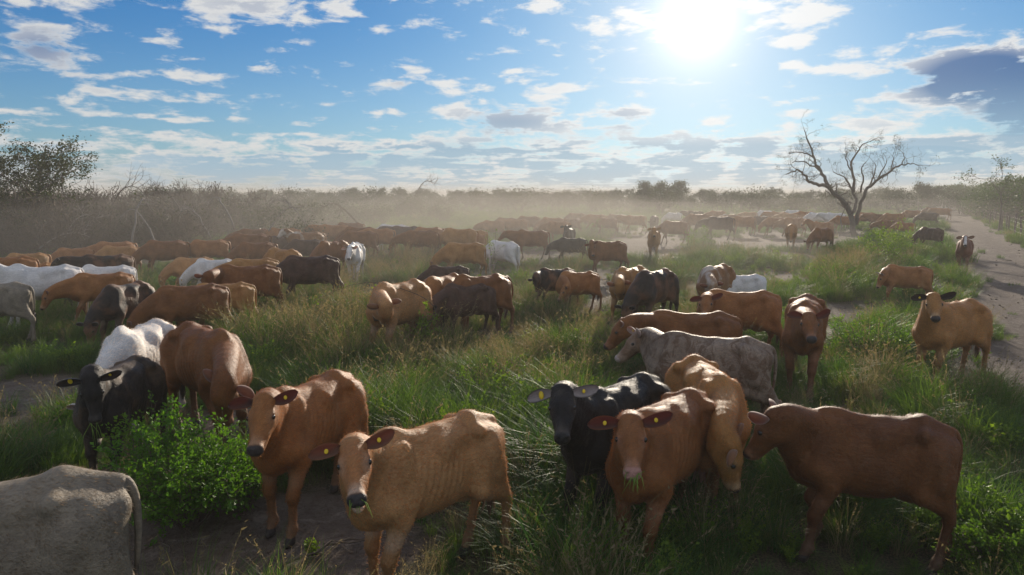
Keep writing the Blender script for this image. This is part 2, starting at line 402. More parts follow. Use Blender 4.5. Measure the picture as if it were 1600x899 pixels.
    dark = np.maximum(hm*sstep(hx, .43, .455)*sstep(hz, -.125, -.105), (V[:, 2] < .085)*(np.abs(V[:, 0]) < 1)*1.0*(1-hm))
    eye = hm*np.exp(-(((hx-.17)/.028)**2+((hz+.040)/.020)**2))*(np.abs(hy) > .06)
    dark = np.maximum(dark, np.clip(eye*1.3, 0, 1)*.8)
    pale = np.maximum(hm*sstep(hx, .33, .42)*(1-dark), hm*.7*np.exp(-(((hx-.17)/.06)**2+((hz+.045)/.045)**2))*(np.abs(hy) > .05)*(1-dark))
    belly = (1-sstep(V[:, 2], .56, .72))*(V[:, 0] > -.55)*(V[:, 0] < .55)*sstep(V[:, 2], .46, .55)
    pale = np.maximum(pale, belly*.6)
    blaze = hm*(1-sstep(np.abs(hy)/(.045+.03*np.clip(hx, 0, 1)), .8, 1.15))*(hz > -.09)
    blaze = np.maximum(blaze, hm*sstep(hx, .36, .42))
    V[:, 0] = np.where(V[:, 0] > .40, V[:, 0]-.40*(1-lx), V[:, 0]*lx)
    me = mesh_np('cow_body', V, Q)
    at_ = me.attributes.new('marks', 'FLOAT_COLOR', 'POINT')
    at_.data.foreach_set('color', np.stack([dark, pale, hm, blaze], 1).astype(np.float32).ravel())
    return me
def ear_mesh(L=.21, Wd=.062, side=1, far=False):
    """leaf shaped ear: x outwards, z up, opening towards +y ... dished and tapering, with thickness"""
    nu, nv = (9, 7) if not far else (5, 3)
    V = []
    for lay in (0, 1):
        for i in range(nu):
            t = i/(nu-1); t = t if t < .8 else 1-(1-t)**1.5*.2/.2**1.5
            e_ = (t-.56)/(.60 if t < .56 else .445); wd = Wd*math.sqrt(max(0, 1-e_*e_)); wd = max(wd, .024 if i < 2 else .008)
            for j in range(nv):
                a = -1+2*j/(nv-1)
                x = L*t; z = wd*a*(1-.10*(a*a)); y = -.030*math.sin(math.pi*min(t*.9+.08, 1))*(1-a*a)*1.0+.010*a*a
                if lay: y -= .006+.006*(1-t)*(1-a*a)
                V.append((x, y, z-.035*t*t))
    m = nu*nv; Q = []
    for lay in (0, 1):
        for i in range(nu-1):
            for j in range(nv-1):
                a = lay*m+i*nv+j; q = [a, a+1, a+nv+1, a+nv]
                Q.append(q if lay == 0 else q[::-1])
    rim = [(0*nv+j) for j in range(nv)]+[(i*nv+nv-1) for i in range(1, nu)]+[((nu-1)*nv+j) for j in range(nv-2, -1, -1)]+[(i*nv) for i in range(nu-2, 0, -1)]
    for a, b in zip(rim, rim[1:]+rim[:1]): Q.append([b, a, a+m, b+m])
    V = np.array(V); V[:, 0] *= side
    Q = np.array(Q)
    if side < 0: Q = Q[:, ::-1]
    me = mesh_np('cow_ear', V, Q)
    at_ = me.attributes.new('marks', 'FLOAT_COLOR', 'POINT')
    inner = np.zeros(len(V)); vi = np.arange(m) % nv; inner[:m] = ((vi > 0) & (vi < nv-1))
    at_.data.foreach_set('color', np.stack([np.zeros(len(V)), inner, np.zeros(len(V)), np.zeros(len(V))], 1).astype(np.float32).ravel())
    return me
def head_matrix(poll, muz, at, out_dir, face_dir):
    """frame with x = out_dir, y = face_dir roughly"""
    X_ = nrm(out_dir); Y_ = nrm(np.asarray(face_dir)-X_*(X_@np.asarray(face_dir))); Z_ = np.cross(X_, Y_)
    M = Matrix.Identity(4)
    for i in range(3):
        M[i][0] = X_[i]; M[i][1] = Y_[i]; M[i][2] = Z_[i]; M[i][3] = at[i]
    return M
def sphere(r=1, nu=10, nv=8):
    a = Acc(); V = [(0, 0, r)]
    for j in range(1, nv):
        for i in range(nu):
            p = math.pi*j/nv; t = 2*math.pi*i/nu; V.append((r*math.sin(p)*math.cos(t), r*math.sin(p)*math.sin(t), r*math.cos(p)))
    V.append((0, 0, -r)); T = []; Q = []
    for i in range(nu): T.append((0, 1+i, 1+(i+1) % nu)); T.append((len(V)-1, 1+(nv-2)*nu+(i+1) % nu, 1+(nv-2)*nu+i))
    for j in range(nv-2):
        for i in range(nu): Q.append((1+j*nu+i, 1+(j+1)*nu+i, 1+(j+1)*nu+(i+1) % nu, 1+j*nu+(i+1) % nu))
    return np.array(V, float), np.array(Q), np.array(T)
def tail_mesh(rng, swing=.0, out=.0, n=8, curl=None):
    a = Acc()
    if curl is None:
        P = [(-.72, 0, 1.17), (-.775, 0, 1.17), (-.815-out*.2, swing*.08, 1.08), (-.825-out*.4, swing*.25, .92), (-.815-out*.6, swing*.5, .76), (-.80-out*.8, swing*.8, .62)]
    else: P = curl
    P = np.array(P, float); t = np.linspace(0, len(P)-1, 16)
    PP = np.stack([np.interp(t, np.arange(len(P)), P[:, k]) for k in range(3)], 1)
    for _ in range(2): PP[1:-1] = (PP[:-2]+PP[1:-1]*2+PP[2:])/4
    tube(a, PP, np.linspace(.032, .011, 16), n)
    e = PP[-1]; d = nrm(PP[-1]-PP[-3])
    d = nrm(d+np.array([0, 0, -.8]))
    # switch of long hair at the end
    tube(a, [e-d*.04, e+d*.05, e+d*.13, e+d*.22, e+d*.27], [.012, .028, .034, .020, .003], 7)
    for _ in range(14):
        o = rng.normal(0, .012, 3); b = nrm(d+rng.normal(0, .16, 3))
        tube(a, [e+o, e+o+b*.12, e+o*1.5+b*.2+d*.08], [.006, .006, .001], 3, cap=False)
    me = a.mesh('cow_tail')
    z = np.array([v.co.z for v in me.vertices]); at_ = me.attributes.new('marks', 'FLOAT_COLOR', 'POINT')
    dark = sstep(np.linalg.norm(np.array([v.co[:] for v in me.vertices])-e, axis=1), .30, .16)*0+1.0*((np.array([v.co[:] for v in me.vertices])-e)@d > -.05)
    at_.data.foreach_set('color', np.stack([dark*.75, dark*0, dark*0, dark*0], 1).astype(np.float32).ravel())
    return me
def horn_mesh(L=.13):
    a = Acc(); t = np.linspace(0, 1, 7)
    P = np.stack([t*L*.8, 0*t, L*.65*t**1.8], 1); tube(a, P, .019*(1-t)**.7+.003, 8)
    return a.mesh('cow_horn')

# coats -------------------------------------------------------------
def pr(name, **kw):
    m = bpy.data.materials.new(name); m.use_nodes = True; m.node_tree.nodes.clear(); g = N(m.node_tree)
    p = g.node('ShaderNodeBsdfPrincipled'); o = g.node('ShaderNodeOutputMaterial', ins={'Surface': p.outputs[0]})
    return m, g, p, o
def coat(name, base, second, face=None, pale=(.35, .25, .16), nose=(.035, .03, .03), blaze=None, patch=0.0, pcol=(.5, .5, .5), streak=0.0, pscale=2.2):
    m, g, p, o = pr(name)
    ob = g.node('ShaderNodeTexCoord').outputs['Object']
    mk = g.node('ShaderNodeAttribute', attribute_name='marks'); R_, G_, B_ = g.sep(mk.outputs['Vector']); A_ = mk.outputs['Alpha']
    big = g.noise(ob, 2.2, 4, .6, .4); mid = g.noise(ob, 9, 4, .6); 
    fine = g.noise(g.vm('MULTIPLY', ob, (60, 110, 110)), 1.0, 3, .6)
    xx, yy, zz = g.sep(ob)
    c = g.mix(g.ss(g.m('ADD', g.m('MULTIPLY', big, .75), g.m('MULTIPLY', mid, .25)), .36, .62), base, second)
    # legs and neck a little deeper in colour, dusty lower legs
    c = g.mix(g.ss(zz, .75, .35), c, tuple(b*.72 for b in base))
    c = g.mix(g.m('MULTIPLY', g.ss(zz, .42, .10), .35), c, (.20, .155, .115))
    if patch > 0:
        pn = g.noise(g.vm('MULTIPLY', ob, (1, .9, 1.0)), pscale, 5, .62, .5)
        c = g.mix(g.ss(pn, .56-patch*.3, .74-patch*.3), c, pcol)
    if streak > 0:
        sn = g.noise(g.vm('MULTIPLY', ob, (7, 4, 4.5)), 1.0, 7, .75, 1.6)
        c = g.mix(g.m('MULTIPLY', g.ss(sn, .44, .58), streak), c, pcol)
    if face: c = g.mix(g.m('MULTIPLY', B_, .8), c, face)
    if blaze: c = g.mix(A_, c, blaze)
    c = g.mix(g.m('MULTIPLY', G_, .55), c, pale)
    c = g.mix(R_, c, nose)
    c = g.mix(1.0, c, g.mix(fine, (.72, .72, .72), (1.22, 1.22, 1.22)), 'MULTIPLY')
    dust = g.m('MULTIPLY', g.ss(g.noise(ob, 5, 5, .7), .5, .8), .16)
    c = g.mix(dust, c, (.30, .24, .18))
    g.put(p.inputs['Base Color'], c)
    g.put(p.inputs['Roughness'], g.mix(R_, (.56, .56, .56), (.30, .30, .30)))
    p.inputs['Specular IOR Level'].default_value = .24
    p.inputs['Sheen Weight'].default_value = .06; p.inputs['Sheen Roughness'].default_value = .35
    lum = max(base); p.inputs['Sheen Tint'].default_value = (min(1, base[0]/lum*.9+.1), min(1, base[1]/lum*.8+.2), min(1, base[2]/lum*.7+.25), 1)
    strk = g.noise(g.vm('MULTIPLY', ob, (16, 60, 45)), 1.0, 5, .7, .8)
    g.put(p.inputs['Base Color'], g.mix(1.0, c, g.mix(g.ss(strk, .3, .7), (.84, .83, .82), (1.15, 1.13, 1.12)), 'MULTIPLY'))
    bh = g.m('ADD', g.m('ADD', g.m('MULTIPLY', fine, .4), g.m('MULTIPLY', strk, .9)), g.m('MULTIPLY', g.noise(ob, 22, 4, .6), 1.1))
    bp = g.node('ShaderNodeBump', ins={'Height': bh, 'Strength': .7, 'Distance': .011})
    g.put(p.inputs['Normal'], bp.outputs[0])
    return m
COATS = {
 'darkred': coat('coat_dark_red', (.125, .045, .014), (.175, .066, .019), pale=(.26, .13, .07)),
 'red': coat('coat_red', (.165, .060, .017), (.225, .088, .024), pale=(.33, .17, .10)),
 'brown': coat('coat_brown', (.265, .106, .030), (.350, .150, .046), pale=(.42, .27, .17)),
 'tan': coat('coat_tan', (.375, .190, .074), (.46, .245, .100), face=(.36, .15, .052), pale=(.60, .48, .38)),
 'gold': coat('coat_gold', (.33, .152, .042), (.41, .205, .064), pale=(.45, .33, .2)),
 'dark': coat('coat_dark_brown', (.060, .031, .021), (.095, .048, .030), pale=(.14, .09, .07)),
 'black': coat('coat_black', (.011, .010, .010), (.022, .019, .018), pale=(.09, .075, .065), nose=(.012, .012, .012)),
 'blacktan': coat('coat_black_and_tan', (.013, .011, .011), (.024, .019, .016), pale=(.03, .027, .025), patch=.42, pcol=(.10, .062, .036), face=(.010, .010, .010), nose=(.02, .02, .02), pscale=1.7),
 'white': coat('coat_white', (.66, .63, .60), (.74, .72, .69), pale=(.70, .62, .52), nose=(.09, .08, .08)),
 'grey': coat('coat_grey', (.27, .225, .165), (.17, .14, .105), pale=(.5, .45, .38)),
 'brindle': coat('coat_brindle', (.30, .235, .18), (.21, .155, .115), pale=(.42, .33, .25), streak=.8, pcol=(.115, .062, .034), face=(.22, .13, .075), nose=(.45, .36, .33)),
 'redpink': coat('coat_red_with_pink_nose', (.205, .078, .024), (.270, .110, .034), pale=(.36, .19, .12), nose=(.38, .20, .16)),
 'blaze': coat('coat_red_with_white_face', (.150, .050, .024), (.200, .070, .030), blaze=(.72, .68, .64)),
 'whiteface': coat('coat_brown_with_white_face', (.245, .115, .045), (.30, .15, .06), face=(.62, .56, .48), patch=.25, pcol=(.55, .48, .40)),
 'mixed': coat('coat_dark_with_brown_side', (.018, .014, .012), (.030, .022, .018), patch=.55, pcol=(.15, .07, .035), pscale=1.3),
}
def hair_of(m):
    k = m.copy(); k.name = m.name+'_hair'; g = N(k.node_tree); p = [n for n in g.n if n.type == 'BSDF_PRINCIPLED'][0]; o = [n for n in g.n if n.type == 'OUTPUT_MATERIAL'][0]
    src = p.inputs['Base Color'].links[0].from_socket
    for l in list(p.inputs['Normal'].links): g.l.remove(l)
    tr = g.node('ShaderNodeBsdfTranslucent', ins={'Color': g.mix(1.0, src, (2.6, 2.1, 1.6), 'MULTIPLY')})
    mx = g.node('ShaderNodeMixShader', ins={0: .5}); g.l.new(p.outputs[0], mx.inputs[1]); g.l.new(tr.outputs[0], mx.inputs[2]); g.l.new(mx.outputs[0], o.inputs['Surface'])
    return k
HAIRS = {k: hair_of(m) for k, m in COATS.items()}
def simple(name, col, rough=.6, spec=.3, var=.25, scale=30, bump=.3):
    m, g, p, o = pr(name); ob = g.node('ShaderNodeTexCoord').outputs['Object']; n = g.noise(ob, scale, 4, .6)
    g.put(p.inputs['Base Color'], g.mix(n, tuple(c*(1-var) for c in col), tuple(min(1, c*(1+var)) for c in col)))
    p.inputs['Roughness'].default_value = rough; p.inputs['Specular IOR Level'].default_value = spec
    if bump: g.put(p.inputs['Normal'], g.node('ShaderNodeBump', ins={'Height': n, 'Strength': bump, 'Distance': .01}).outputs[0])
    return m
M_EYE = simple('wet_dark_eye', (.012, .009, .008), .08, .6, .1, 5, 0)
M_TAG = simple('yellow_tag_plastic', (.80, .56, .02), .35, .4, .08, 40, 0)
M_HORN = simple('horn', (.16, .13, .10), .45, .4)
def ear_mat(name, outer, inner):
    m, g, p, o = pr(name)
    mk = g.node('ShaderNodeAttribute', attribute_name='marks'); R_, G_, B_ = g.sep(mk.outputs['Vector'])
    ob = g.node('ShaderNodeTexCoord').outputs['Object']; n = g.noise(g.vm('MULTIPLY', ob, (30, 90, 120)), 1, 4, .6)
    c = g.mix(G_, outer, inner); c = g.mix(1.0, c, g.mix(n, (.6, .6, .6), (1.35, 1.35, 1.35)), 'MULTIPLY')
    g.put(p.inputs['Base Color'], c); p.inputs['Roughness'].default_value = .65; p.inputs['Specular IOR Level'].default_value = .2
    p.inputs['Sheen Weight'].default_value = .4
    tr = g.node('ShaderNodeBsdfTranslucent', ins={'Color': (min(1, outer[0]*1.8+.12), outer[1]*1.2+.03, outer[2]*.9+.02)})
    mx = g.node('ShaderNodeMixShader', ins={0: .22}); g.l.new(p.outputs[0], mx.inputs[1]); g.l.new(tr.outputs[0], mx.inputs[2]); g.l.new(mx.outputs[0], o.inputs['Surface'])
    return m
EARS = {k: ear_mat('ear_'+k, *v) for k, v in {
 'red': ((.19, .065, .028), (.060, .026, .018)), 'tan': ((.22, .10, .042), (.13, .06, .034)), 'black': ((.012, .011, .011), (.022, .018, .016)),
 'white': ((.55, .50, .45), (.40, .30, .26)), 'blackpale': ((.03, .027, .025), (.36, .31, .29)), 'pink': ((.40, .30, .24), (.42, .27, .22))}.items()}
EAR_OF = {'darkred': 'red', 'red': 'red', 'brown': 'red', 'tan': 'tan', 'gold': 'tan', 'dark': 'black', 'black': 'black', 'blacktan': 'black', 'white': 'white', 'grey': 'white',
          'brindle': 'pink', 'redpink': 'red', 'blaze': 'red', 'whiteface': 'red', 'mixed': 'black'}
M_GRASSBLADE = simple('chewed_grass', (.16, .26, .04), .6, .2, .2, 20, 0)

def fur_mesh(bm, n, rng, L=.020, sc=1.0):
    """short coat hairs lying back along the body, lit like the skin they grow from"""
    nv = len(bm.vertices); V = np.zeros(nv*3); bm.vertices.foreach_get('co', V); V = V.reshape(-1, 3)
    Nn = np.zeros(nv*3); bm.vertices.foreach_get('normal', Nn); Nn = Nn.reshape(-1, 3)
    M_ = np.zeros(nv*4, np.float32); bm.attributes['marks'].data.foreach_get('color', M_); M_ = M_.reshape(-1, 4)
    i = rng.randint(0, nv, n); i = i[(V[i, 2] > .12) & (M_[i, 0] < .4)]; n = len(i)
    P = V[i]+rng.normal(0, .006, (n, 3)); nn_ = Nn[i]; P -= nn_*.004
    flow = np.tile(np.array([-.8, 0, -.6]), (n, 1)); flow -= nn_*(flow*nn_).sum(1)[:, None]; flow /= np.linalg.norm(flow, axis=1)[:, None]+1e-6
    d = flow+nn_*rng.uniform(.30, .75, n)[:, None]+rng.normal(0, .22, (n, 3)); d /= np.linalg.norm(d, axis=1)[:, None]
    s = np.cross(d, nn_); s /= np.linalg.norm(s, axis=1)[:, None]+1e-6
    l = L*rng.uniform(.5, 1.3, n)[:, None]*(.55+.45*(M_[i, 2:3] < .3)); w = .0017
    W_ = np.stack([P-s*w, P+s*w, P+d*l], 1).reshape(-1, 3)
    T = np.arange(n*3).reshape(-1, 3); me = mesh_np('cow_fur', W_, None, T)
    at_ = me.attributes.new('marks', 'FLOAT_COLOR', 'POINT'); at_.data.foreach_set('color', np.repeat(M_[i], 3, 0).ravel())
    cn = nn_+rng.normal(0, .16, (n, 3)); cn /= np.linalg.norm(cn, axis=1)[:, None]; me.normals_split_custom_set_from_vertices(np.repeat(cn, 3, 0).tolist())
    return me
# ------------------------------------------------------------------ ground height
def zg(x, y):
    x = np.asarray(x, float); y = np.asarray(y, float)
    d = np.abs(x-(.605*y+3.6))/1.17
    tr = np.exp(-(d/2.6)**4)
    far = 1-sstep(np.hypot(x, y), 60, 200)
    z = (fbm(x, y, 5.5, 3, 3)-.5)*.16*far*(1-.7*tr)
    z += (fbm(x, y, .9, 8, 3)-.5)*.045*far
    lat = (x-(.605*y+3.6))*.856
    rut = np.exp(-((lat+1.0)/.22)**2)+np.exp(-((lat-.55)/.22)**2)
    return z-.085*rut*far*tr+tr*far*((fbm(x, y, .45, 12, 3)-.5)*.09+(vnoise(x, y, .16, 14)-.5)*.03)
# ------------------------------------------------------------------ herd
WZ, TZ, WTL0 = 1.235, 1.185, 1.13
GEN = {'up': ((1.05, 0, 1.42), (.80, -.60)), 'level': ((1.14, 0, 1.22), (.74, -.67)), 'low': ((1.16, 0, .92), (.45, -.89)), 'graze': ((1.08, 0, .66), (.10, -.99)), 'hang': ((1.14, 0, .80), (.30, -.95))}
def solve_place(w, t, s, hd, lx):
    WTL = WTL0*lx
    best = None
    if hd is not None and s is None:
        u0, v0 = (w[0]+t[0])/2, (w[1]+t[1])/2
        for sc in np.linspace(.80, 1.14, 69):
            c3 = gp(u0, v0, (WZ+TZ)/2*sc); an = rad(hd)-math.atan2(c3[0], c3[1]); d = np.array([math.cos(an), math.sin(an)])
            pa = c3[:2]+d*WTL/2*sc; pb = c3[:2]-d*WTL/2*sc
            ua, ub = proj(pa[0], pa[1], WZ*sc)[0], proj(pb[0], pb[1], TZ*sc)[0]; e = abs(abs(ua-ub)-abs(w[0]-t[0]))
            if best is None or e < best[0]: best = (e, sc, c3[:2]+d*.16*sc, math.atan2(d[1], d[0]))
        return best[2], best[3], best[1]
    for sc in ([s] if s else np.linspace(.70, 1.22, 105)):
        a = gp(*w, WZ*sc); b = gp(*t, TZ*sc); L = math.hypot(*(a-b)[:2]); e = abs(L-WTL*sc)
        if best is None or e < best[0]: best = (e, sc, a, b, L)
    e, sc, a, b, L = best
    if hd is None: d = nrm((a-b)[:2])
    else:
        m = (a+b)/2; azm = math.atan2(m[0], m[1]); an = rad(hd)-azm; d = np.array([math.cos(an), math.sin(an)])
    c = (a+b)[:2]/2+d*(.16*sc)          # withers at x=.41, tail head at x=-.72 of the body frame
    return c, math.atan2(d[1], d[0]), sc
def on_ray(u, v, c, L, pick):
    """point seen at u, v at distance L from c; pick = direction preferred"""
    d = ray(u, v); t0 = (c-CP)@d; p = CP+d*t0; r = np.linalg.norm(p-c)
    if r >= L: return c+(p-c)/r*L*.999
    k = math.sqrt(L*L-r*r); A, B = p+d*k, p-d*k
    return A if (A-c)@pick > (B-c)@pick else B
BODYCACHE = {}
rngc = np.random.RandomState(11)
HERD = []
def cow(label, co, w=None, t=None, u=None, v=None, hd=None, s=None, poll=None, muz=None, mf='n', pose='graze', yaw=0, nod=0,
        legs=((0, 0), (.12, 0), (-.1, 0), (.08, 0)), thin=None, hump=None, fat=None, lx=.92, mouth=0, tagged=(0, 0), horns=0, ears=None, tail=(0, 0), h=None,
        neck=NECK, earl=.20, eard=.0, curl=None, cat='cow', group=None, dz=0.0, pollw=None):
    if thin is None: thin = rngc.uniform(.3, .9)
    if hump is None: hump = rngc.uniform(.05, .6)
    if fat is None: fat = rngc.uniform(.82, .98)
    if w is None:
        c3 = gp(u, v, WZ*s); azm = math.atan2(c3[0], c3[1]); an = rad(hd)-azm; c = c3[:2]; rz = an; sc = s
    else: c, rz, sc = solve_place(w, t, s, hd, lx)
    dist = math.hypot(*c)
    z0 = float(zg(c[0], c[1]))+dz
    R = np.array([[math.cos(rz), -math.sin(rz), 0], [math.sin(rz), math.cos(rz), 0], [0, 0, 1]])
    unw = lambda q: np.array([q[0]/lx if q[0] < .40*lx else q[0]+.40*(1-lx), q[1], q[2]])
    wrp = lambda q: np.array([q[0]*lx if q[0] < .40 else q[0]-.40*(1-lx), q[1], q[2]])
    toL = lambda p: unw(R.T@(np.asarray(p)-np.array([c[0], c[1], z0]))/sc)
    toW = lambda p: R@(wrp(p)*sc)+np.array([c[0], c[1], z0])
    if poll is not None:
        nbw = toW(NB); fwd = R@np.array([1.0, 0, 0]); view = nrm(nbw-CP)
        pw = on_ray(*poll, nbw, neck*sc, fwd if pollw is None else view*pollw)
        mw = on_ray(*muz, pw, HEAD*sc, -view if mf == 'n' else view)
        pl = toL(pw); ml = pl+R.T@(mw-pw)/sc
    else:
        (px, py, pz), (dx, dzz) = GEN[pose]
        cy, sy = math.cos(rad(yaw)), math.sin(rad(yaw))
        r = px-NB[0]; pl = np.array([NB[0]+r*cy, r*sy, pz]); cy, sy = math.cos(rad(yaw+nod)), math.sin(rad(yaw+nod))
        ml = pl+HEAD*nrm([dx*cy, dx*sy, dzz])
        if pose == 'graze' and h is None: ml[2] = max(ml[2], .10)
    far = dist > 24
    HERD.append((label, c[0], c[1], sc, math.degrees(rz), dist, pl, ml))
    if far:
        key = (pose, int(round(yaw/25)), int(rngc.randint(0, 3)), len(legs) and legs[0][0] > .1)
        if key not in BODYCACHE:
            bm = cow_body(.040, pl, ml, legs, thin, hump, fat, 0, (0, 0, 0, 0), .93)
            a = Acc(); mats = []
            def grab(me, M=None):
                V = np.array([x.co[:] for x in me.vertices]); 
                if M is not None: V = V@np.array(M)[:3, :3].T+np.array(M)[:3, 3]
                Q = [p.vertices[:] for p in me.polygons if len(p.vertices) == 4]; T = [p.vertices[:] for p in me.polygons if len(p.vertices) == 3]
                k = np.zeros(len(V)*4, np.float32); me.attributes['marks'].data.foreach_get('color', k); mats.append(k); a.add(V, Q, T)
            grab(bm); O, Xh, Yh, Zh = head_frame(pl, ml); O = O-np.array([.028, 0, 0])
            for sd_ in (1, -1):
                at = O+(Xh*.035+Yh*.095*sd_-Zh*.02)*HS
                grab(ear_mesh(.20, side=1, far=True), head_matrix(pl, ml, at, Yh*sd_-Xh*.15-Zh*.1, Xh+Zh))
            grab(tail_mesh(rngc, 0, 0, 4))
            me = a.mesh('cow_far'); at_ = me.attributes.new('marks', 'FLOAT_COLOR', 'POINT'); at_.data.foreach_set('color', np.concatenate(mats))
            me.materials.append(COATS['red']); BODYCACHE[key] = me
        me = BODYCACHE[key]
        o = bpy.data.objects.new('cow', me); COL.objects.link(o)
        o.material_slots[0].link = 'OBJECT'; o.material_slots[0].material = COATS[co]
        o.location = (c[0], c[1], z0); o.rotation_euler = (0, 0, rz); o.scale = (sc, sc, sc)
        tag(o, label, cat, group); return o
    hh = h or (.0145 if dist < 9 else .021 if dist < 14 else .027)
    gz = [float(zg(*(toW((x, y, 0))[:2])))/sc-z0/sc for x, y in ((.47, .13), (.47, -.13), (-.7, .13), (-.7, -.13))]
    bm = cow_body(hh, pl, ml, legs, thin, hump, fat, mouth, gz, lx)
    root = empty('cow', (c[0], c[1], z0), rz, sc); tag(root, label, cat, group)
    link('body', bm, root, COATS[co])
    if dist < 12.5:
        fu = link('coat_hair', fur_mesh(bm, 30000 if dist < 7 else 16000, rngc, .021 if dist < 7 else .026), root, HAIRS[co]); fu['kind'] = 'stuff'
    O, Xh, Yh, Zh = head_frame(pl, ml); O = wrp(O)
    em = EARS[ears or EAR_OF[co]]
    for k, sd_ in enumerate((1, -1)):
        at = O+(Xh*.030+Yh*.080*sd_-Zh*.015)*HS
        M = head_matrix(pl, ml, at, Yh*sd_-Xh*(.12+eard*.3)+Zh*(.05-eard), Xh*1.0+Zh*1.0+Yh*sd_*.15)
        if sd_ < 0:   # mirror: keep the dish open to the front
            e = link('ear', ear_mesh(earl*.90, .054), root, em)
        else: e = link('ear', ear_mesh(earl*.90, .054), root, em)
        e.matrix_local = M
        if tagged[k]:
            V, Q, T = sphere(1, 12, 6); V = V*np.array([.017, .006, .020])*(1.3 if tagged[k] == 2 else .80)*np.array([1, 1, 1.25 if tagged[k] == 2 else 1])
            a = Acc(); a.add(V, Q, T); tg = link('ear_tag', a.mesh('ear_tag'), e, M_TAG)
            tg.location = (earl*.42, -.011, -.010)
        ev = O+(Xh*.170+Yh*.092*sd_-Zh*.042)*HS
        V, Q, T = sphere(.022, 10, 8); a = Acc(); a.add(V, Q, T); y = link('eye', a.mesh('cow_eye'), root, M_EYE); y.location = ev
        if horns:
            hm_ = link('horn', horn_mesh(horns), root, M_HORN)
            hm_.matrix_local = head_matrix(pl, ml, O+Yh*.06*sd_+Zh*.02, Yh*sd_, Xh)
    tl = link('tail', tail_mesh(rngc, *tail, curl=curl), root, COATS[co]); tl.location = (.76*(1-lx), 0, 0)
    root['_mouth'] = 0; del root['_mouth']
    return root, toW(ml), toW(pl)
def mouth_grass(info, label, n=10, L=.13, seed=1):
    root, mw, ow = info; rng = np.random.RandomState(seed); a = Acc()
    d = nrm(mw-ow); side = nrm(np.cross(d, [0, 0, 1])); base = mw-d*.045-np.array([0, 0, .045])
    for i in range(n):
        p = base+side*rng.uniform(-.045, .045); o = side*rng.normal(0, .7)+d*.5; k = rng.uniform(.5, 1.1)*L
        P = [p-o*.02, p+o*.25*k+np.array([0, 0, -.25*k]), p+o*.5*k+np.array([0, 0, -.9*k])]
        tube(a, P, [.0022, .003, .001], 3, cap=False)
    o = link('grass_tuft', a.mesh('grass_tuft'), None, M_GRASSBLADE); tag(o, label, 'grass')
WALK = ((.16, 0), (-.14, .0), (-.14, 0), (.14, 0)); STAND = ((.03, 0), (-.05, 0), (-.06, 0), (.05, 0)); STEP = ((-.12, 0), (.10, .16), (.10, 0), (-.12, 0))

# foreground ---------------------------------------------------------
cow('pale grey cow whose rump fills the bottom left corner', 'grey', u=-75, v=772, hd=168, s=1.06, pose='low', thin=.7, tail=(.0, -.02), legs=STAND, fat=.94, h=.0145)
i = cow('black calf with tan patches on its back and yellow ear tags beside the green bush', 'blacktan', lx=.86, w=(176, 590), t=(214, 568), s=.88, hd=242, poll=(140, 590), muz=(146, 670), tagged=(1, 2), legs=STAND, thin=.8, hump=.4, earl=.25, neck=.50)
mouth_grass(i, 'thin grass blades hanging from the mouth of the black calf', 6, .22, 3)
cow('white cow with its head down directly behind the black calf', 'white', w=(200, 530), t=(248, 500), s=1.0, hd=243, pose='graze', hump=.9, thin=.6, tail=(-.15, .0), legs=STAND)
cow('deep red cow lowering its head toward the calf beside the white cow', 'red', w=(326, 545), t=(300, 500), s=1.05, hd=292, poll=(360, 597), muz=(364, 656), mf='f', thin=.7, hump=.4, earl=.24, neck=.62, eard=.15)
cow('brown calf with black nose standing behind the tan one that chews grass', 'brown', fat=.88, lx=.86, w=(458, 612), t=(532, 590), s=.96, hd=234, poll=(412, 622), muz=(392, 702), tagged=(1, 0), thin=.6, legs=STAND, neck=.56, earl=.21)
i = cow('tan calf with open mouth and pale muzzle in front of the brown calf', 'tan', fat=.88, lx=.86, w=(636, 680), t=(742, 650), s=.95, hd=218, poll=(551, 692), muz=(556, 776), tagged=(1, 1), thin=.75, mouth=1.0, legs=((.05, 0), (-.02, 0), (-.1, 0), (.12, 0)), neck=.56, earl=.22, tail=(0, -.05))
mouth_grass(i, 'green grass in the mouth of the tan calf', 6, .12, 2)
cow('black cow with pale inner ears and yellow tags lying low in the long grass', 'black', w=(940, 612), t=(1016, 590), s=.97, poll=(878, 608), muz=(877, 682), tagged=(1, 2), ears='blackpale', thin=.7, hump=.5, earl=.24, eard=.35, neck=.56)
i = cow('reddish cow with a pink nose and grass in its mouth facing the camera', 'redpink', fat=.88, w=(1028, 640), t=(1080, 618), s=.97, hd=244, poll=(985, 655), muz=(988, 735), tagged=(1, 1), thin=.9, legs=((.05, 0), (-.08, 0), (-.05, 0), (.08, 0)), neck=.52, earl=.24)
mouth_grass(i, 'green grass hanging from the mouth of the pink nosed cow', 13, .12, 5)
cow('golden brown bony cow grazing behind the reddish cow facing the camera', 'gold', w=(1122, 600), t=(1080, 552), s=.97, hd=288, poll=(1150, 692), muz=(1165, 768), mf='f', thin=1.0, hump=.3, neck=.66)
i = cow('dark red calf walking in profile at the lower right corner', 'darkred', lx=.76, hd=196, s=.94, w=(1308, 662), t=(1482, 650), poll=(1205, 645), muz=(1154, 704), mf='f', pollw=-1, neck=.44, tagged=(1, 1), legs=((.06, 0), (-.03, .10), (.05, 0), (-.16, 0)), thin=.15, hump=.1, earl=.25, eard=-.45, fat=.90)
mouth_grass(i, 'bright leaf blades in the mouth of the dark red calf', 5, .10, 7)
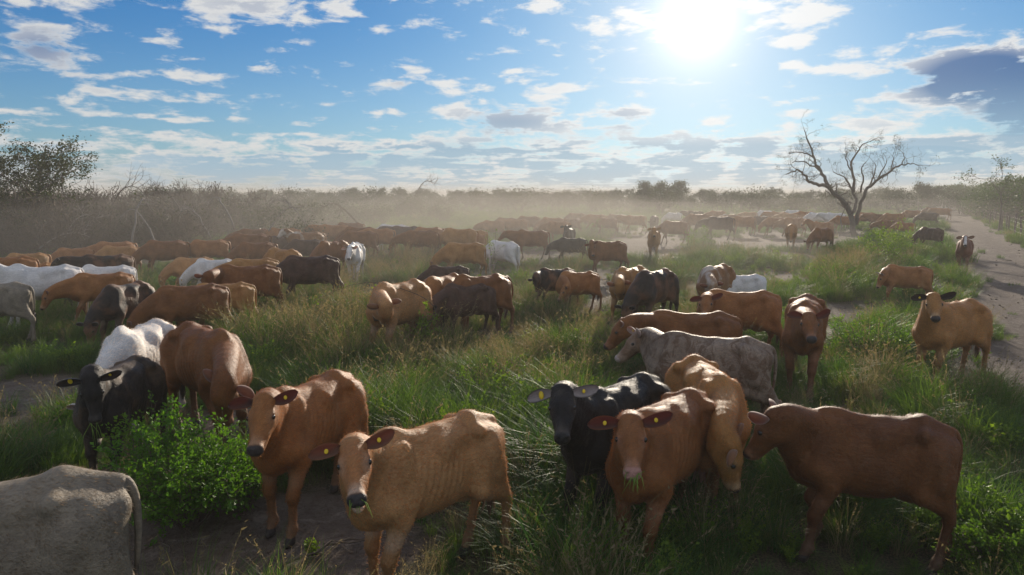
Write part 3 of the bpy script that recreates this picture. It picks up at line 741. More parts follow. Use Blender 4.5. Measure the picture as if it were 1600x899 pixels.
cow('mottled grey and brown cow standing in profile behind the black cow', 'brindle', hd=180, w=(1055, 534), t=(1200, 532), poll=(998, 520), muz=(953, 560), mf='f', tagged=(1, 1), thin=.3, hump=.1, neck=.58, earl=.27, eard=-.45, legs=((0, 0), (.1, 0), (-.2, 0), (.05, 0)))
cow('red brown cow in profile just above the mottled grey cow', 'red', hd=192, w=(1035, 496), t=(1150, 486), poll=(972, 502), muz=(938, 540), mf='f', pose='level', thin=.2, neck=.62)
cow('red brown cow with both ears out in front of the white cow', 'brown', hd=200, w=(1120, 466), t=(1214, 454), poll=(1104, 464), muz=(1098, 492), thin=.2, neck=.5, earl=.22)
cow('white humped cow with its head hidden behind the brown one', 'white', hd=205, w=(1142, 434), t=(1190, 428), pose='graze', hump=1.0, thin=.7)
cow('brown cow with white face grazing beside the white humped cow', 'whiteface', w=(1110, 424), t=(1134, 412), s=.98, hd=248, poll=(1112, 444), muz=(1108, 466), mf='f', thin=.5, neck=.6)
cow('brown cow walking straight toward the camera near the dirt track', 'red', w=(1260, 478), t=(1260, 466), s=1.05, hd=268, poll=(1264, 492), muz=(1270, 526), legs=WALK, thin=.6, hump=.5, neck=.52, eard=-.3)
i = cow('tan cow with dark ears chewing at the edge of the dirt track', 'gold', w=(1470, 480), t=(1524, 470), s=1.0, hd=240, poll=(1459, 462), muz=(1463, 495), legs=STAND, thin=.3, neck=.5, ears='black', tagged=(0, 1), earl=.22)
cow('brown horned cow standing in profile near the track', 'brown', hd=192, w=(1398, 424), t=(1450, 416), poll=(1376, 428), muz=(1364, 456), horns=.16, legs=STAND, thin=.4, neck=.58)
cow('cow with white face walking alone on the dirt track', 'blaze', u=1508, v=376, hd=268, s=.95, pose='up', yaw=5, legs=WALK, h=.024)
# middle of the herd -------------------------------------------------
cow('pale cow cut off by the left edge with its rump showing', 'grey', u=-16, v=446, hd=155, s=.92, pose='low', thin=.7)
cow('black cow facing left behind the pale rump at left edge', 'black', hd=187, w=(35, 432), t=(102, 428), pose='low')
cow('white cow with its back showing above the black cow at left', 'white', u=62, v=420, hd=182, s=1.02, pose='up', hump=.8)
cow('long white cow whose head rests over the black cow at left', 'white', hd=187, w=(140, 424), t=(208, 414), pose='level', hump=.9, yaw=8)
cow('brown cow with lowered head in front of the long white cow', 'brown', hd=187, w=(130, 440), t=(205, 424), pose='low', legs=WALK)
cow('black cow with a pale tail grazing at left with back turned', 'mixed', w=(186, 458), t=(216, 436), s=.92, hd=232, pose='graze', tail=(.3, .1), thin=.7)
cow('golden brown cow among the leftmost group with rump to the right', 'gold', hd=187, w=(30, 400), t=(64, 396), pose='graze')
cow('orange brown cow cut off at left behind the black one', 'brown', u=4, v=404, hd=170, s=.98, pose='low')
cow('tan golden back seen just above the black cow at left', 'gold', hd=187, w=(32, 416), t=(80, 413), pose='low')
cow('light brown cow near the thicket at left facing left', 'brown', hd=187, w=(100, 391), t=(140, 388), pose='graze')
cow('brown cow in the upper row left of the bare thicket', 'brown', hd=187, w=(160, 382), t=(208, 378), pose='low')
cow('tan brown cow directly below the upper row at left', 'gold', hd=187, w=(168, 389), t=(214, 386), pose='graze')
cow('dark brown cow with a white blaze above the long white cow', 'mixed', hd=187, w=(140, 404), t=(205, 400), pose='level')
cow('dark brown cow in dust before the thicket, left of its neighbour', 'red', hd=187, w=(238, 379), t=(290, 377), pose='graze')
cow('dusty brown cow in front of the thicket with a sunlit rump', 'brown', hd=187, w=(308, 380), t=(354, 376), pose='graze')
cow('dark red cow in dust right of the sunlit rump', 'red', hd=187, w=(382, 382), t=(428, 380), pose='graze')
cow('hazy red cow behind the dark red cow', 'red', hd=187, w=(372, 369), t=(418, 366), pose='low')
cow('dark cow in the haze beside the white faced one', 'dark', hd=187, w=(428, 371), t=(462, 370), pose='graze')
cow('white faced cow with golden poll looking over its neighbour', 'whiteface', u=478, v=364, hd=200, s=1.0, pose='up', yaw=20)
cow('brown cow behind the dark grey cow in the haze', 'brown', hd=187, w=(484, 366), t=(508, 364), pose='low')
cow('dark grey brown cow with tail hanging in the hazy middle left', 'dark', hd=187, w=(462, 378), t=(502, 377), pose='graze')
cow('dark brown cow with golden rim left of the white horned cow', 'red', w=(512, 382), t=(534, 375), s=1.0, hd=225, pose='graze')
cow('white horned cow facing the camera in the grass at centre left', 'white', u=554, v=380, hd=262, s=1.0, pose='level', horns=.15, h=.027, legs=WALK, hump=.8)
cow('small tan cow grazing left of the white grazing cow', 'tan', hd=187, w=(285, 408), t=(328, 402), pose='graze')
cow('white cow grazing between tan and brown cows', 'white', hd=187, w=(318, 412), t=(364, 406), pose='graze', hump=.7)
cow('tan brown cow just behind the red one with raised head', 'gold', hd=187, w=(372, 410), t=(432, 408), pose='low')
cow('tan cow seen from behind above the long brown cow', 'gold', u=440, v=390, hd=125, s=1.02, pose='graze')
cow('red brown cow with raised head and tail hanging beside the dark brown one', 'red', hd=187, w=(355, 424), t=(434, 417), poll=(322, 428), muz=(314, 446), mf='f', legs=STAND, thin=.5)
cow('dark red cow grazing behind the golden one at left centre', 'red', hd=187, w=(262, 458), t=(352, 438), pose='graze')
cow('golden tan cow grazing with bony hips at left centre', 'gold', hd=187, w=(318, 452), t=(394, 439), poll=(280, 492), muz=(272, 520), mf='f', thin=1.0, hump=.3, legs=STAND)
cow('dark brown cow standing in profile with a long hanging tail', 'dark', hd=187, w=(458, 410), t=(526, 405), pose='graze', legs=WALK, thin=.1, tail=(0, -.03))
cow('tan cow grazing behind the arching twig at centre', 'tan', w=(606, 452), t=(652, 434), s=1.05, hd=232, poll=(600, 474), muz=(596, 500), mf='f', thin=.6, earl=.22)
cow('dark brown cow behind the two cows at centre', 'dark', hd=187, w=(680, 425), t=(728, 412), pose='graze')
cow('brown cow grazing with rump high at centre', 'brown', w=(680, 440), t=(712, 424), s=1.0, hd=238, pose='graze', thin=.6)
cow('dark calf grazing in front of the cow with a curled tail', 'dark', w=(722, 448), t=(750, 440), s=.90, hd=215, pose='low', yaw=25)
cow('reddish cow with its tail swung out in a curl', 'red', w=(745, 436), t=(768, 426), s=1.0, hd=215, pose='graze', curl=[(-.72, 0, 1.17), (-.82, -.05, 1.20), (-.98, -.15, 1.08), (-1.12, -.25, .88), (-1.14, -.3, .70), (-1.02, -.3, .52)])
cow('golden brown cow grazing in the dust at centre', 'gold', hd=187, w=(706, 385), t=(755, 378), pose='graze')
cow('pale brown cow right behind the golden one in the dust', 'brown', hd=187, w=(722, 369), t=(754, 366), pose='graze')
cow('white cow with its rump turned to us by the tall weed', 'white', w=(778, 382), t=(800, 376), s=.98, hd=138, pose='graze', thin=.8)
cow('red brown cow standing in the dust facing left at centre', 'red', hd=187, w=(816, 364), t=(854, 359), pose='level', legs=WALK)
cow('hazy brown cow standing by the black and white one', 'brown', u=871, v=347, hd=150, s=1.05, pose='low', legs=WALK)
cow('black cow with a white neck patch facing the camera', 'black', u=889, v=356, hd=262, s=.98, pose='up')
cow('hazy red cow far behind the black and white one', 'red', hd=187, w=(884, 343), t=(906, 342), pose='graze')
cow('black cow walking left in the middle of the dust', 'black', hd=187, w=(880, 376), t=(914, 371), pose='low', yaw=20, legs=WALK)
cow('red brown cow with head up and legs clear on the bare path', 'red', hd=205, w=(938, 381), t=(970, 376), s=.98, poll=(924, 380), muz=(926, 400), legs=WALK, h=.027, neck=.55)
cow('golden brown cow walking toward the camera on the pale path', 'gold', u=1022, v=362, hd=268, s=1.0, pose='up', legs=WALK, horns=.12, h=.03)
cow('red brown cow in profile behind the golden walking one', 'red', hd=187, w=(1042, 349), t=(1073, 346), pose='graze', legs=WALK)
cow('dark cow with ears out at centre grazing behind the brown one', 'mixed', hd=208, w=(852, 428), t=(896, 413), poll=(834, 434), muz=(836, 456), mf='f', thin=.4, earl=.22, neck=.56)
cow('brown cow with a white blaze grazing beside the dark one', 'brown', hd=208, w=(888, 430), t=(930, 420), poll=(882, 448), muz=(868, 470), mf='f', thin=.4, earl=.22)
cow('tan calf facing the camera beside the black and brown cow', 'gold', w=(978, 432), t=(1000, 412), s=.98, hd=243, poll=(967, 442), muz=(966, 462), mf='f', thin=.6, earl=.2, neck=.55)
cow('black cow with brown side grazing right of the tan calf', 'mixed', w=(1012, 434), t=(1042, 420), s=1.0, hd=240, pose='graze', thin=.6)
cow('dark cow standing side on with clear legs on the bare ground', 'dark', hd=187, w=(1112, 341), t=(1145, 341), pose='low', legs=WALK, yaw=180 and 0)
cow('brown cow behind the dark one on the bare ground', 'brown', hd=187, w=(1152, 340), t=(1178, 340), pose='graze')
cow('dark narrow cow at the far edge of the bare ground', 'dark', hd=187, w=(1182, 341), t=(1204, 340), pose='graze', legs=WALK)
cow('brown cow right of the dark narrow one on bare ground', 'brown', hd=187, w=(1205, 342), t=(1224, 341), s=.98, pose='graze')
cow('golden cow walking head down toward the camera near the bare tree', 'gold', u=1237, v=351, hd=270, s=1.05, pose='low', h=.03, legs=WALK, horns=.1)
cow('brown cow directly behind the golden cow walking head down', 'brown', u=1240, v=341, hd=185, s=1.0, pose='low')
cow('brown cow grazing below the bare tree', 'red', u=1284, v=358, hd=235, s=.95, pose='graze')
cow('brown cow behind the one grazing below the bare tree', 'brown', u=1284, v=347, hd=215, s=.98, pose='up')
cow('dark cow facing the camera at the far centre', 'dark', u=1022, v=339, hd=262, s=1.0, pose='low')
cow('white cow in the far centre behind a dark head', 'white', hd=187, w=(1046, 334), t=(1064, 333), pose='graze')
cow('red cow at the far centre right of the white one', 'red', hd=187, w=(1080, 337), t=(1108, 336), pose='graze')
cow('red brown cow left of the two beyond the light green shrub', 'red', hd=187, w=(1380, 346), t=(1404, 345), pose='low')
cow('brown cow beyond the light green shrub by the track', 'brown', hd=187, w=(1404, 349), t=(1428, 348), pose='graze')
cow('dark brown cow grazing alone at the left edge of the track', 'dark', u=1454, v=356, hd=140, s=.92, pose='graze')
cow('dark cow far off between the shrub and the corral', 'dark', u=1450, v=333, hd=180, s=1.0, pose='graze')
rf = np.random.RandomState(4)
ROW = [(560, 356, 180, 'red'), (588, 358, 178, 'brown'), (612, 352, 184, 'white'), (632, 354, 180, 'dark'), (668, 356, 200, 'brown'), (690, 356, 180, 'red'),
     (716, 359, 176, 'gold'), (738, 360, 150, 'gold'), (560, 363, 180, 'red'), (655, 362, 180, 'red'), (825, 340, 180, 'red'), (806, 345, 176, 'brown'), (862, 342, 182, 'brown'), (930, 336, 178, 'brown'),
     (962, 336, 185, 'red'), (992, 338, 190, 'brown'), (948, 342, 176, 'red'), (1140, 335, 205, 'whiteface'), (1195, 330, 180, 'white'), (1216, 331, 180, 'brown'), (1238, 329, 170, 'white'),
     (1258, 331, 186, 'brown'), (1276, 333, 180, 'white'), (1304, 334, 180, 'white'), (1318, 338, 190, 'brown'), (1170, 331, 180, 'tan'), (1352, 334, 175, 'brown'), (1372, 336, 185, 'red'),
     (1395, 335, 180, 'brown'), (395, 358, 182, 'red'), (440, 357, 180, 'brown'), (520, 352, 180, 'brown'), (545, 350, 185, 'red'), (770, 346, 180, 'brown'), (790, 342, 180, 'red'),
     (1085, 331, 182, 'dark'), (900, 334, 180, 'red'), (1120, 330, 178, 'brown'), (1455, 325, 180, 'red'), (1473, 326, 184, 'brown'), (1425, 330, 182, 'brown'), (1230, 334, 182, 'tan')]
ORD = ['leftmost', 'second', 'third', 'fourth', 'fifth', 'sixth', 'seventh', 'eighth', 'ninth', 'tenth']
CW = {'white': 'pale', 'whiteface': 'pale faced', 'dark': 'dark brown', 'tan': 'tan', 'gold': 'golden', 'brown': 'brown', 'red': 'reddish brown'}
AREA = lambda u: 0 if u < 800 else 1 if u < 1100 else 2
AW = ['dusty back row at left centre', 'dusty back row at centre', 'dusty back row near the bare tree']
for k, (u, v, hd_, co) in enumerate(ROW):
    same = sorted([(q[0], q[1]) for q in ROW if q[3] == co and AREA(q[0]) == AREA(u)]); r = same.index((u, v))
    if len(same) == 1: lab = 'the only %s cow in the %s' % (CW[co], AW[AREA(u)])
    elif r == 0: lab = 'leftmost %s cow in the %s' % (CW[co], AW[AREA(u)])
    elif r == len(same)-1: lab = 'rightmost %s cow in the %s' % (CW[co], AW[AREA(u)])
    else: lab = '%s %s cow from the left in the %s' % (ORD[r], CW[co], AW[AREA(u)])
    cow(lab, co, u=u, v=v, hd=hd_, s=1.02+rf.uniform(-.05, .05), pose=['graze', 'low', 'graze', 'level'][k % 4], group='distant cows in the dust', legs=WALK if k % 2 else STAND)
# ------------------------------------------------------------------ ground sheet
def in_px(x, y, lst):
    """strength of the places listed as (u, v, ru, rv, strength) at ground points"""
    u, v = proj(x, y, 0*x); r = np.zeros_like(x)
    for (a, b, ra, rb, s) in lst:
        d = ((u-a)/ra)**2+((v-b)/rb)**2; r = np.maximum(r, s*np.exp(-d*.8))
    return np.where(y > .5, r, 0)
BARE = [(370, 660, 70, 34, 1), (70, 610, 120, 34, .75), (30, 660, 60, 20, .5), (300, 860, 200, 62, 1.1), (480, 845, 190, 70, 1.0), (620, 880, 90, 40, .6), (1190, 378, 90, 14, 1.0), (1010, 385, 70, 26, .85), (940, 455, 30, 36, .8),
        (830, 402, 60, 12, .8), (1320, 490, 70, 24, .7), (1225, 430, 50, 10, .6), (1440, 450, 50, 16, .8), (1290, 520, 40, 24, .6), (960, 350, 60, 8, .6), (1310, 372, 60, 12, .7), (130, 545, 60, 16, .5), (1150, 350, 120, 7, .5), (1500, 600, 40, 60, .5), (1450, 880, 70, 30, .4), (900, 890, 60, 14, .3)]
def track_lat(x, y): return (x-(.605*y+3.6))*.856
def bareness(x, y):
    n = fbm(x, y, 2.2, 21, 4)-.5; n2 = fbm(x, y, .6, 25, 3)-.5
    b = in_px(x, y, BARE)
    lat = track_lat(x, y); w = 1.65+.9*n*2
    tr = 1-sstep(np.abs(lat), w-.5, w+.5)
    b = np.maximum(b+n*.9+n2*.5, tr*1.15+n*.35+n2*.5)
    wild = sstep(fbm(x, y, 3.4, 31, 4), .66, .78)*.7
    b = np.maximum(b, wild)
    return np.clip(b, 0, 1.3)
gu = np.linspace(-1, 1, 461); gx = np.sinh(gu*6.2)/math.sinh(6.2)*1400
gv = np.linspace(0, 1, 560); gy = -40+np.where(gv < .0, 0, 0)+(np.sinh(gv*6.3)/math.sinh(6.3)*1440)
GX, GY = np.meshgrid(gx, gy, indexing='ij')
# lean the dense column toward where the camera looks: rows fan out with distance
GXX = GX*(.35+.65*np.clip(np.abs(GY)/40, 0, 1)) if False else GX
nx_, ny_ = GXX.shape
GZ = zg(GXX, GY)
V = np.stack([GXX.ravel(), GY.ravel(), GZ.ravel()], 1)
i, j = np.meshgrid(np.arange(nx_-1), np.arange(ny_-1), indexing='ij'); i = i.ravel(); j = j.ravel()
Q = np.stack([i*ny_+j, (i+1)*ny_+j, (i+1)*ny_+j+1, i*ny_+j+1], 1)
me = mesh_np('ground', V, Q)
bare_v = bareness(V[:, 0], V[:, 1])
at_ = me.attributes.new('bare', 'FLOAT', 'POINT'); at_.data.foreach_set('value', bare_v.astype(np.float32))
mg, g, p, o = pr('soil_and_litter')
P3 = g.node('ShaderNodeNewGeometry').outputs['Position']
ba = g.node('ShaderNodeAttribute', attribute_name='bare').outputs['Fac']
a1 = g.noise(P3, .8, 6, .62); a2 = g.noise(P3, 7, 6, .68); a3 = g.noise(P3, 45, 4, .7)
sand = g.mix(g.ss(a1, .35, .65), (.195, .155, .128), (.135, .105, .085))
sand = g.mix(g.ss(a2, .42, .66), sand, (.125, .092, .070))
sand = g.mix(g.m('MULTIPLY', g.ss(g.noise(P3, 3.1, 5, .6, .6), .56, .68), .6), sand, (.33, .275, .235))
litter = g.mix(g.ss(a3, .4, .62), (.052, .044, .028), (.115, .100, .058))
sand = g.mix(g.m('MULTIPLY', g.ss(g.noise(P3, 13, 4, .75, .8), .57, .66), .75), sand, (.075, .058, .045))
sand = g.mix(g.m('MULTIPLY', g.ss(g.noise(g.vm('MULTIPLY', P3, (1.0, .35, 1)), 1.4, 5, .7, 1.0), .5, .62), .55), sand, (.15, .115, .095))
c = g.mix(g.ss(g.m('ADD', ba, g.m('MULTIPLY', g.m('SUBTRACT', a2, .5), .6)), .34, .62), litter, sand)
c = g.mix(1.0, c, g.mix(a3, (.62, .62, .62), (1.3, 1.3, 1.3)), 'MULTIPLY')
g.put(p.inputs['Base Color'], c); p.inputs['Roughness'].default_value = .9; p.inputs['Specular IOR Level'].default_value = .15
hgt = g.m('ADD', g.m('MULTIPLY', a2, 1.2), g.m('MULTIPLY', a3, .4))
g.put(p.inputs['Normal'], g.node('ShaderNodeBump', ins={'Height': hgt, 'Strength': 1.0, 'Distance': .06}).outputs[0])
gr = link('ground', me, None, mg); tag(gr, kind='structure')

# ------------------------------------------------------------------ leaf and blade materials
def leafy(name, c1, c2, c3=None, trans=.42, nscale=.35, tint=(1.25, 1.2, .45), rough=.5):
    m, g, p, o = pr(name)
    P3 = g.node('ShaderNodeNewGeometry').outputs['Position']; rnd = g.node('ShaderNodeObjectInfo').outputs['Random']
    n = g.noise(P3, nscale, 4, .6); nf_ = g.noise(P3, 9, 3, .6)
    f = g.m('ADD', g.m('ADD', g.m('MULTIPLY', n, .9), g.m('MULTIPLY', rnd, .35)), g.m('MULTIPLY', nf_, .3))
    c = g.mix(g.ss(f, .55, .95), c1, c2)
    if c3: c = g.mix(g.ss(f, .92, 1.12), c, c3)
    g.put(p.inputs['Base Color'], c); p.inputs['Roughness'].default_value = rough; p.inputs['Specular IOR Level'].default_value = .25
    tr = g.node('ShaderNodeBsdfTranslucent', ins={'Color': g.mix(1.0, c, tint, 'MULTIPLY')})
    mx = g.node('ShaderNodeMixShader', ins={0: trans}); g.l.new(p.outputs[0], mx.inputs[1]); g.l.new(tr.outputs[0], mx.inputs[2]); g.l.new(mx.outputs[0], o.inputs['Surface'])
    return m
M_GREEN = leafy('grass_green', (.045, .105, .022), (.105, .185, .034), (.19, .23, .055), .5)
M_LUSH = leafy('grass_lush', (.036, .115, .032), (.075, .185, .040), None, .5)
M_DRY = leafy('grass_dry', (.20, .165, .085), (.29, .24, .135), (.12, .12, .05), .45, tint=(1.2, 1.1, .8), rough=.7)
M_WEED = leafy('weed_leaf', (.095, .190, .020), (.170, .270, .030), (.26, .33, .045), .5)
M_BUSH = leafy('bush_leaf', (.060, .165, .014), (.115, .250, .022), (.18, .31, .035), .45, 2.0)
M_TREELEAF = leafy('tree_leaf', (.030, .048, .020), (.050, .068, .028), (.07, .08, .035), .35, .1)
M_RIGHTLEAF = leafy('hedge_leaf', (.026, .060, .016), (.045, .090, .022), (.07, .12, .03), .4, .1)
M_BARK = simple('bark_grey', (.15, .125, .10), .85, .15, .45, 9, .8)
M_DEAD = simple('dead_wood', (.26, .235, .21), .85, .15, .4, 14, .8)
M_TWIG = simple('twig', (.12, .095, .075), .8, .15, .35, 20, .3)
M_POST = simple('fence_wood', (.13, .105, .085), .85, .15, .4, 12, .7)
M_WIRE = simple('wire', (.25, .24, .23), .5, .4, .2, 20, 0)

# ------------------------------------------------------------------ grass tufts
def blades(rng, n, h, spread, wid, lean=.5, segs=4, curl=1.0, seed_head=0.0):
    a = rng.uniform(0, 2*math.pi, n); r = spread*np.sqrt(rng.rand(n)); hh = h*rng.uniform(.5, 1.1, n)
    bx, by = r*np.cos(a), r*np.sin(a); la = a+rng.normal(0, .9, n); ln = lean*rng.uniform(.25, 1.15, n)
    t = np.linspace(0, 1, segs+1)[None, :]
    off = (ln*hh)[:, None]*(t**2.0)*curl; z = hh[:, None]*(t-.28*np.clip(ln, 0, 1.2)[:, None]*t**3)
    px = bx[:, None]+np.cos(la)[:, None]*off; py = by[:, None]+np.sin(la)[:, None]*off
    w = wid*rng.uniform(.6, 1.3, n)[:, None]*(1-t**1.6)*(.6+.4*np.minimum(t*4, 1))+.0004
    tw = la[:, None]+math.pi/2+rng.normal(0, .5, n)[:, None]+t*.6
    L = np.stack([px-np.cos(tw)*w, py-np.sin(tw)*w, z], 2); R = np.stack([px+np.cos(tw)*w, py+np.sin(tw)*w, z], 2)
    V = np.stack([L, R], 2).reshape(-1, 3)       # n, segs+1, 2
    b = np.arange(n)[:, None]*(segs+1)*2+np.arange(segs)[None, :]*2
    Q = np.stack([b, b+1, b+3, b+2], 2).reshape(-1, 4)
    acc = [(V, Q)]
    if seed_head:
        k = rng.rand(n) < seed_head; tip = np.stack([px[:, -1], py[:, -1], z[:, -1]], 1)[k]; m = len(tip); s = 7
        ax = np.stack([px[:, -1]-px[:, -2], py[:, -1]-py[:, -2], z[:, -1]-z[:, -2]], 1)[k]; ax /= np.linalg.norm(ax, axis=1)[:, None]
        q = np.repeat(tip, s, 0)-np.repeat(ax, s, 0)*np.tile(np.linspace(0, .14*h/.7, s), m)[:, None]
        dd = np.repeat(ax, s, 0)*.6+rng.normal(0, .7, (m*s, 3)); ee = rng.normal(0, 1, (m*s, 3)); dd *= .022; ee *= .0035
        V2 = np.stack([q-ee, q+dd, q+ee, q-dd*.3], 1).reshape(-1, 3); acc.append((V2, np.arange(len(V2)).reshape(-1, 4)))
    return acc
def tuft(name, mat, parts):
    a = Acc()
    for lst in parts:
        for V, Q in lst: a.add(V, Q)
    me = a.mesh(name); me.materials.append(mat); return me
def leaves_np(rng, C_, size, flat=.5, D=None):
    """small pointed leaves, each folded along its middle, at points C_"""
    n = len(C_); d = rng.normal(0, 1, (n, 3)); d[:, 2] *= (1-flat)
    if D is not None: d = d*.7+D*1.0
    d /= np.linalg.norm(d, axis=1)[:, None]+1e-9
    up = rng.normal(0, .5, (n, 3)); up[:, 2] += 1; s = np.cross(d, up); s /= np.linalg.norm(s, axis=1)[:, None]+1e-9
    nn_ = np.cross(s, d); L = size*rng.uniform(.6, 1.3, n)[:, None]; Wd = L*.34
    V = np.stack([C_, C_+d*L*.45+s*Wd+nn_*L*.10, C_+d*L-nn_*L*.08, C_+d*L*.45-s*Wd+nn_*L*.10], 1).reshape(-1, 3)
    b = np.arange(n)*4; T = np.concatenate([np.stack([b, b+1, b+2], 1), np.stack([b, b+2, b+3], 1)])
    return V, T
def weed(rng, n, h, leaf, spread, lp=16):
    st = Acc(); C_ = []; D_ = []
    for k in range(n):
        a = rng.uniform(0, 2*math.pi); l = rng.uniform(.2, 1)*spread; hh = h*rng.uniform(.6, 1.1); t = np.linspace(0, 1, 6)
        P = np.stack([np.cos(a)*l*t**1.3+rng.normal(0, .01, 6), np.sin(a)*l*t**1.3+rng.normal(0, .01, 6), hh*t*(1-.12*t)], 1); P[0] = (rng.normal(0, .02), rng.normal(0, .02), 0)
        tube(st, P, np.linspace(.004, .0012, 6), 3, cap=False)
        tt = rng.uniform(.15, 1, lp); pc = np.stack([np.interp(tt, t, P[:, q]) for q in range(3)], 1)
        C_.append(pc+rng.normal(0, .012, pc.shape)); D_.append(nrm(P[-1]-P[0])*.5+rng.normal(0, .6, pc.shape))
    return st, np.concatenate(C_), np.concatenate(D_)
KIND = bpy.data.collections.new('grass_kinds')
rg = np.random.RandomState(2); kinds = []
def addkind(me):
    o = bpy.data.objects.new('k%02d_%s' % (len(kinds), me.name), me); KIND.objects.link(o); kinds.append(o)
for k in range(4):   # 0-3 long arching green
    addkind(tuft('long_grass', M_GREEN, [blades(rg, 85, .62, .16, .0036, .95, 5), blades(rg, 40, .34, .20, .0034, .8, 3)]))
for k in range(3):   # 4-6 lush broad blades
    addkind(tuft('lush_grass', M_LUSH, [blades(rg, 60, .50, .15, .0062, 1.25, 5), blades(rg, 40, .28, .2, .0050, 1.1, 4)]))
for k in range(3):   # 7-9 dry with seed heads
    addkind(tuft('dry_grass', M_DRY, [blades(rg, 50, .80, .13, .0018, .55, 5, seed_head=.5), blades(rg, 40, .45, .18, .0026, .8, 4)]))
for k in range(3):   # 10-12 short mat
    addkind(tuft('short_grass', M_GREEN, [blades(rg, 90, .20, .24, .0032, .8, 3)]))
for k in range(3):   # 13-15 leafy weeds
    st, C_, D_ = weed(rg, 16, .50, .04, .26, 17); V_, T_ = leaves_np(rg, C_, .042, .3, D_); st.add(V_, None, T_); m_ = st.mesh('weed', False); m_.materials.append(M_WEED); addkind(m_)
for k in range(3):   # 16-18 dense clump for the distance
    addkind(tuft('far_grass', M_GREEN, [blades(rg, 120, .62, .42, .0085, .7, 3)]))
for k in range(2):   # 19-20 pale dry clump for the distance
    addkind(tuft('far_dry_grass', M_DRY, [blades(rg, 90, .70, .42, .0060, .5, 3)]))
WEEDY = [(760, 600, 110, 60, 1), (850, 560, 70, 40, .8), (650, 500, 70, 26, .8), (1370, 530, 90, 50, .9), (1390, 390, 80, 50, 1), (1530, 850, 110, 60, 1), (960, 500, 40, 20, .5), (60, 640, 60, 30, .5), (810, 430, 60, 20, .7), (1100, 370, 60, 14, .8), (700, 610, 60, 60, .6), (1540, 700, 30, 80, .5)]
DRYZ = [(700, 545, 170, 50, 1), (880, 530, 110, 50, .9), (450, 530, 110, 40, .6), (900, 480, 160, 30, .7), (600, 420, 140, 40, .8), (1300, 440, 70, 20, .6), (140, 500, 60, 26, .5), (1530, 640, 40, 60, .4)]
LUSHZ = [(930, 720, 90, 50, 1.2), (900, 790, 130, 80, .9), (100, 680, 110, 50, .8), (1260, 590, 110, 50, .9), (1050, 860, 260, 60, .8), (1250, 760, 200, 100, .7), (260, 460, 50, 30, .6), (1530, 740, 60, 60, .5), (840, 470, 60, 20, .4), (450, 590, 80, 40, .4)]
TALL = [(460, 540, 110, 40, 1), (780, 620, 130, 70, .9), (660, 540, 120, 40, .8), (900, 780, 90, 60, .9), (1310, 560, 120, 40, .7), (120, 500, 60, 26, .8), (1320, 440, 80, 22, .8), (1450, 380, 90, 20, .6), (1500, 600, 50, 40, .5), (620, 640, 90, 60, .7)]
pts = []
for (r0, r1, den) in ((1.3, 4, 44), (4, 7, 46), (7, 11, 38), (11, 18, 25), (18, 30, 13), (30, 55, 5.5), (55, 95, 1.9), (95, 190, .45)):
    th_ = rad(104) if r0 < 10 else rad(92); n = int(den*th_/2*(r1*r1-r0*r0))
    r = np.sqrt(rg.uniform(r0*r0, r1*r1, n)); a = rg.uniform(-th_/2, th_/2, n); pts.append(np.stack([r*np.sin(a), r*np.cos(a), r], 1))
pts = np.concatenate(pts); x, y, r = pts.T
b_ = bareness(x, y); keep = rg.rand(len(x)) > sstep(b_, .18, .62)*.985
x, y, r, b_ = x[keep], y[keep], r[keep], b_[keep]
n = len(x); wz, dz_, lz, tz = (in_px(x, y, Z_) for Z_ in (WEEDY, DRYZ, LUSHZ, TALL))
nn1 = fbm(x, y, 1.5, 41, 3); nn2 = fbm(x, y, 4.0, 47, 3)
sw = wz*1.3*sstep(nn1, .35, .6)+.05+.25*sstep(nn1, .62, .7); sdry = dz_*.60+.05+.4*sstep(nn2, .55, .7)*.5; sl = lz*.9+.12; sg = .55+0*x; ss_ = .28+.5*sstep(b_, .05, .4)
Pm = np.stack([sg, sl, sdry, ss_, sw], 1); Pm /= Pm.sum(1)[:, None]; cum = Pm.cumsum(1); pick = (rg.rand(n)[:, None] > cum).sum(1).clip(0, 4)
lo_ = np.array([0, 4, 7, 10, 13]); cn = np.array([4, 3, 3, 3, 3]); idx = lo_[pick]+(rg.rand(n)*cn[pick]).astype(int)
farm = r > 34; idx = np.where(farm & (pick != 4), np.where(pick == 2, 19+(rg.rand(n)*2).astype(int), 16+(rg.rand(n)*3).astype(int)), idx)
clump = sstep(fbm(x, y, 1.15, 61, 2), .36, .68)
sc_ = (.52+.60*clump+.42*tz)*(1-.45*sstep(b_, .0, .4))*rg.uniform(.8, 1.2, n)
sc_ = np.where(r < 3.2, sc_*.75, sc_)*np.where(y < 4.4, .85, 1); sc_ = np.where(pick == 3, sc_+.15, sc_); sc_ = np.where(farm, sc_*.95, sc_)
# trampled, lower grass right under the animals
for hrd in HERD:
    if 'low in the long grass' in hrd[0]: sc_ = sc_*(1+.35*np.exp(-(np.hypot(x-hrd[1]+.1, y-hrd[2]+.4)/.9)**4)); continue
    d = np.hypot(x-hrd[1], y-hrd[2])
    if 'dark red calf' in hrd[0]: sc_ = sc_*(1-.40*np.exp(-(np.hypot((x-hrd[1])/1.25, y-hrd[2]+.5)/.9)**4))
    sc_ = sc_*(1-.34*np.exp(-(d/.85)**4))
z = zg(x, y)-.01
me = bpy.data.meshes.new('grass'); me.vertices.add(n); me.vertices.foreach_set('co', np.stack([x, y, z], 1).astype(np.float32).ravel())
A_ = me.attributes.new('rot', 'FLOAT_VECTOR', 'POINT'); A_.data.foreach_set('vector', np.stack([rg.normal(0, .10, n), rg.normal(0, .10, n), rg.uniform(0, 6.28, n)], 1).astype(np.float32).ravel())
A_ = me.attributes.new('scl', 'FLOAT', 'POINT'); A_.data.foreach_set('value', sc_.astype(np.float32))
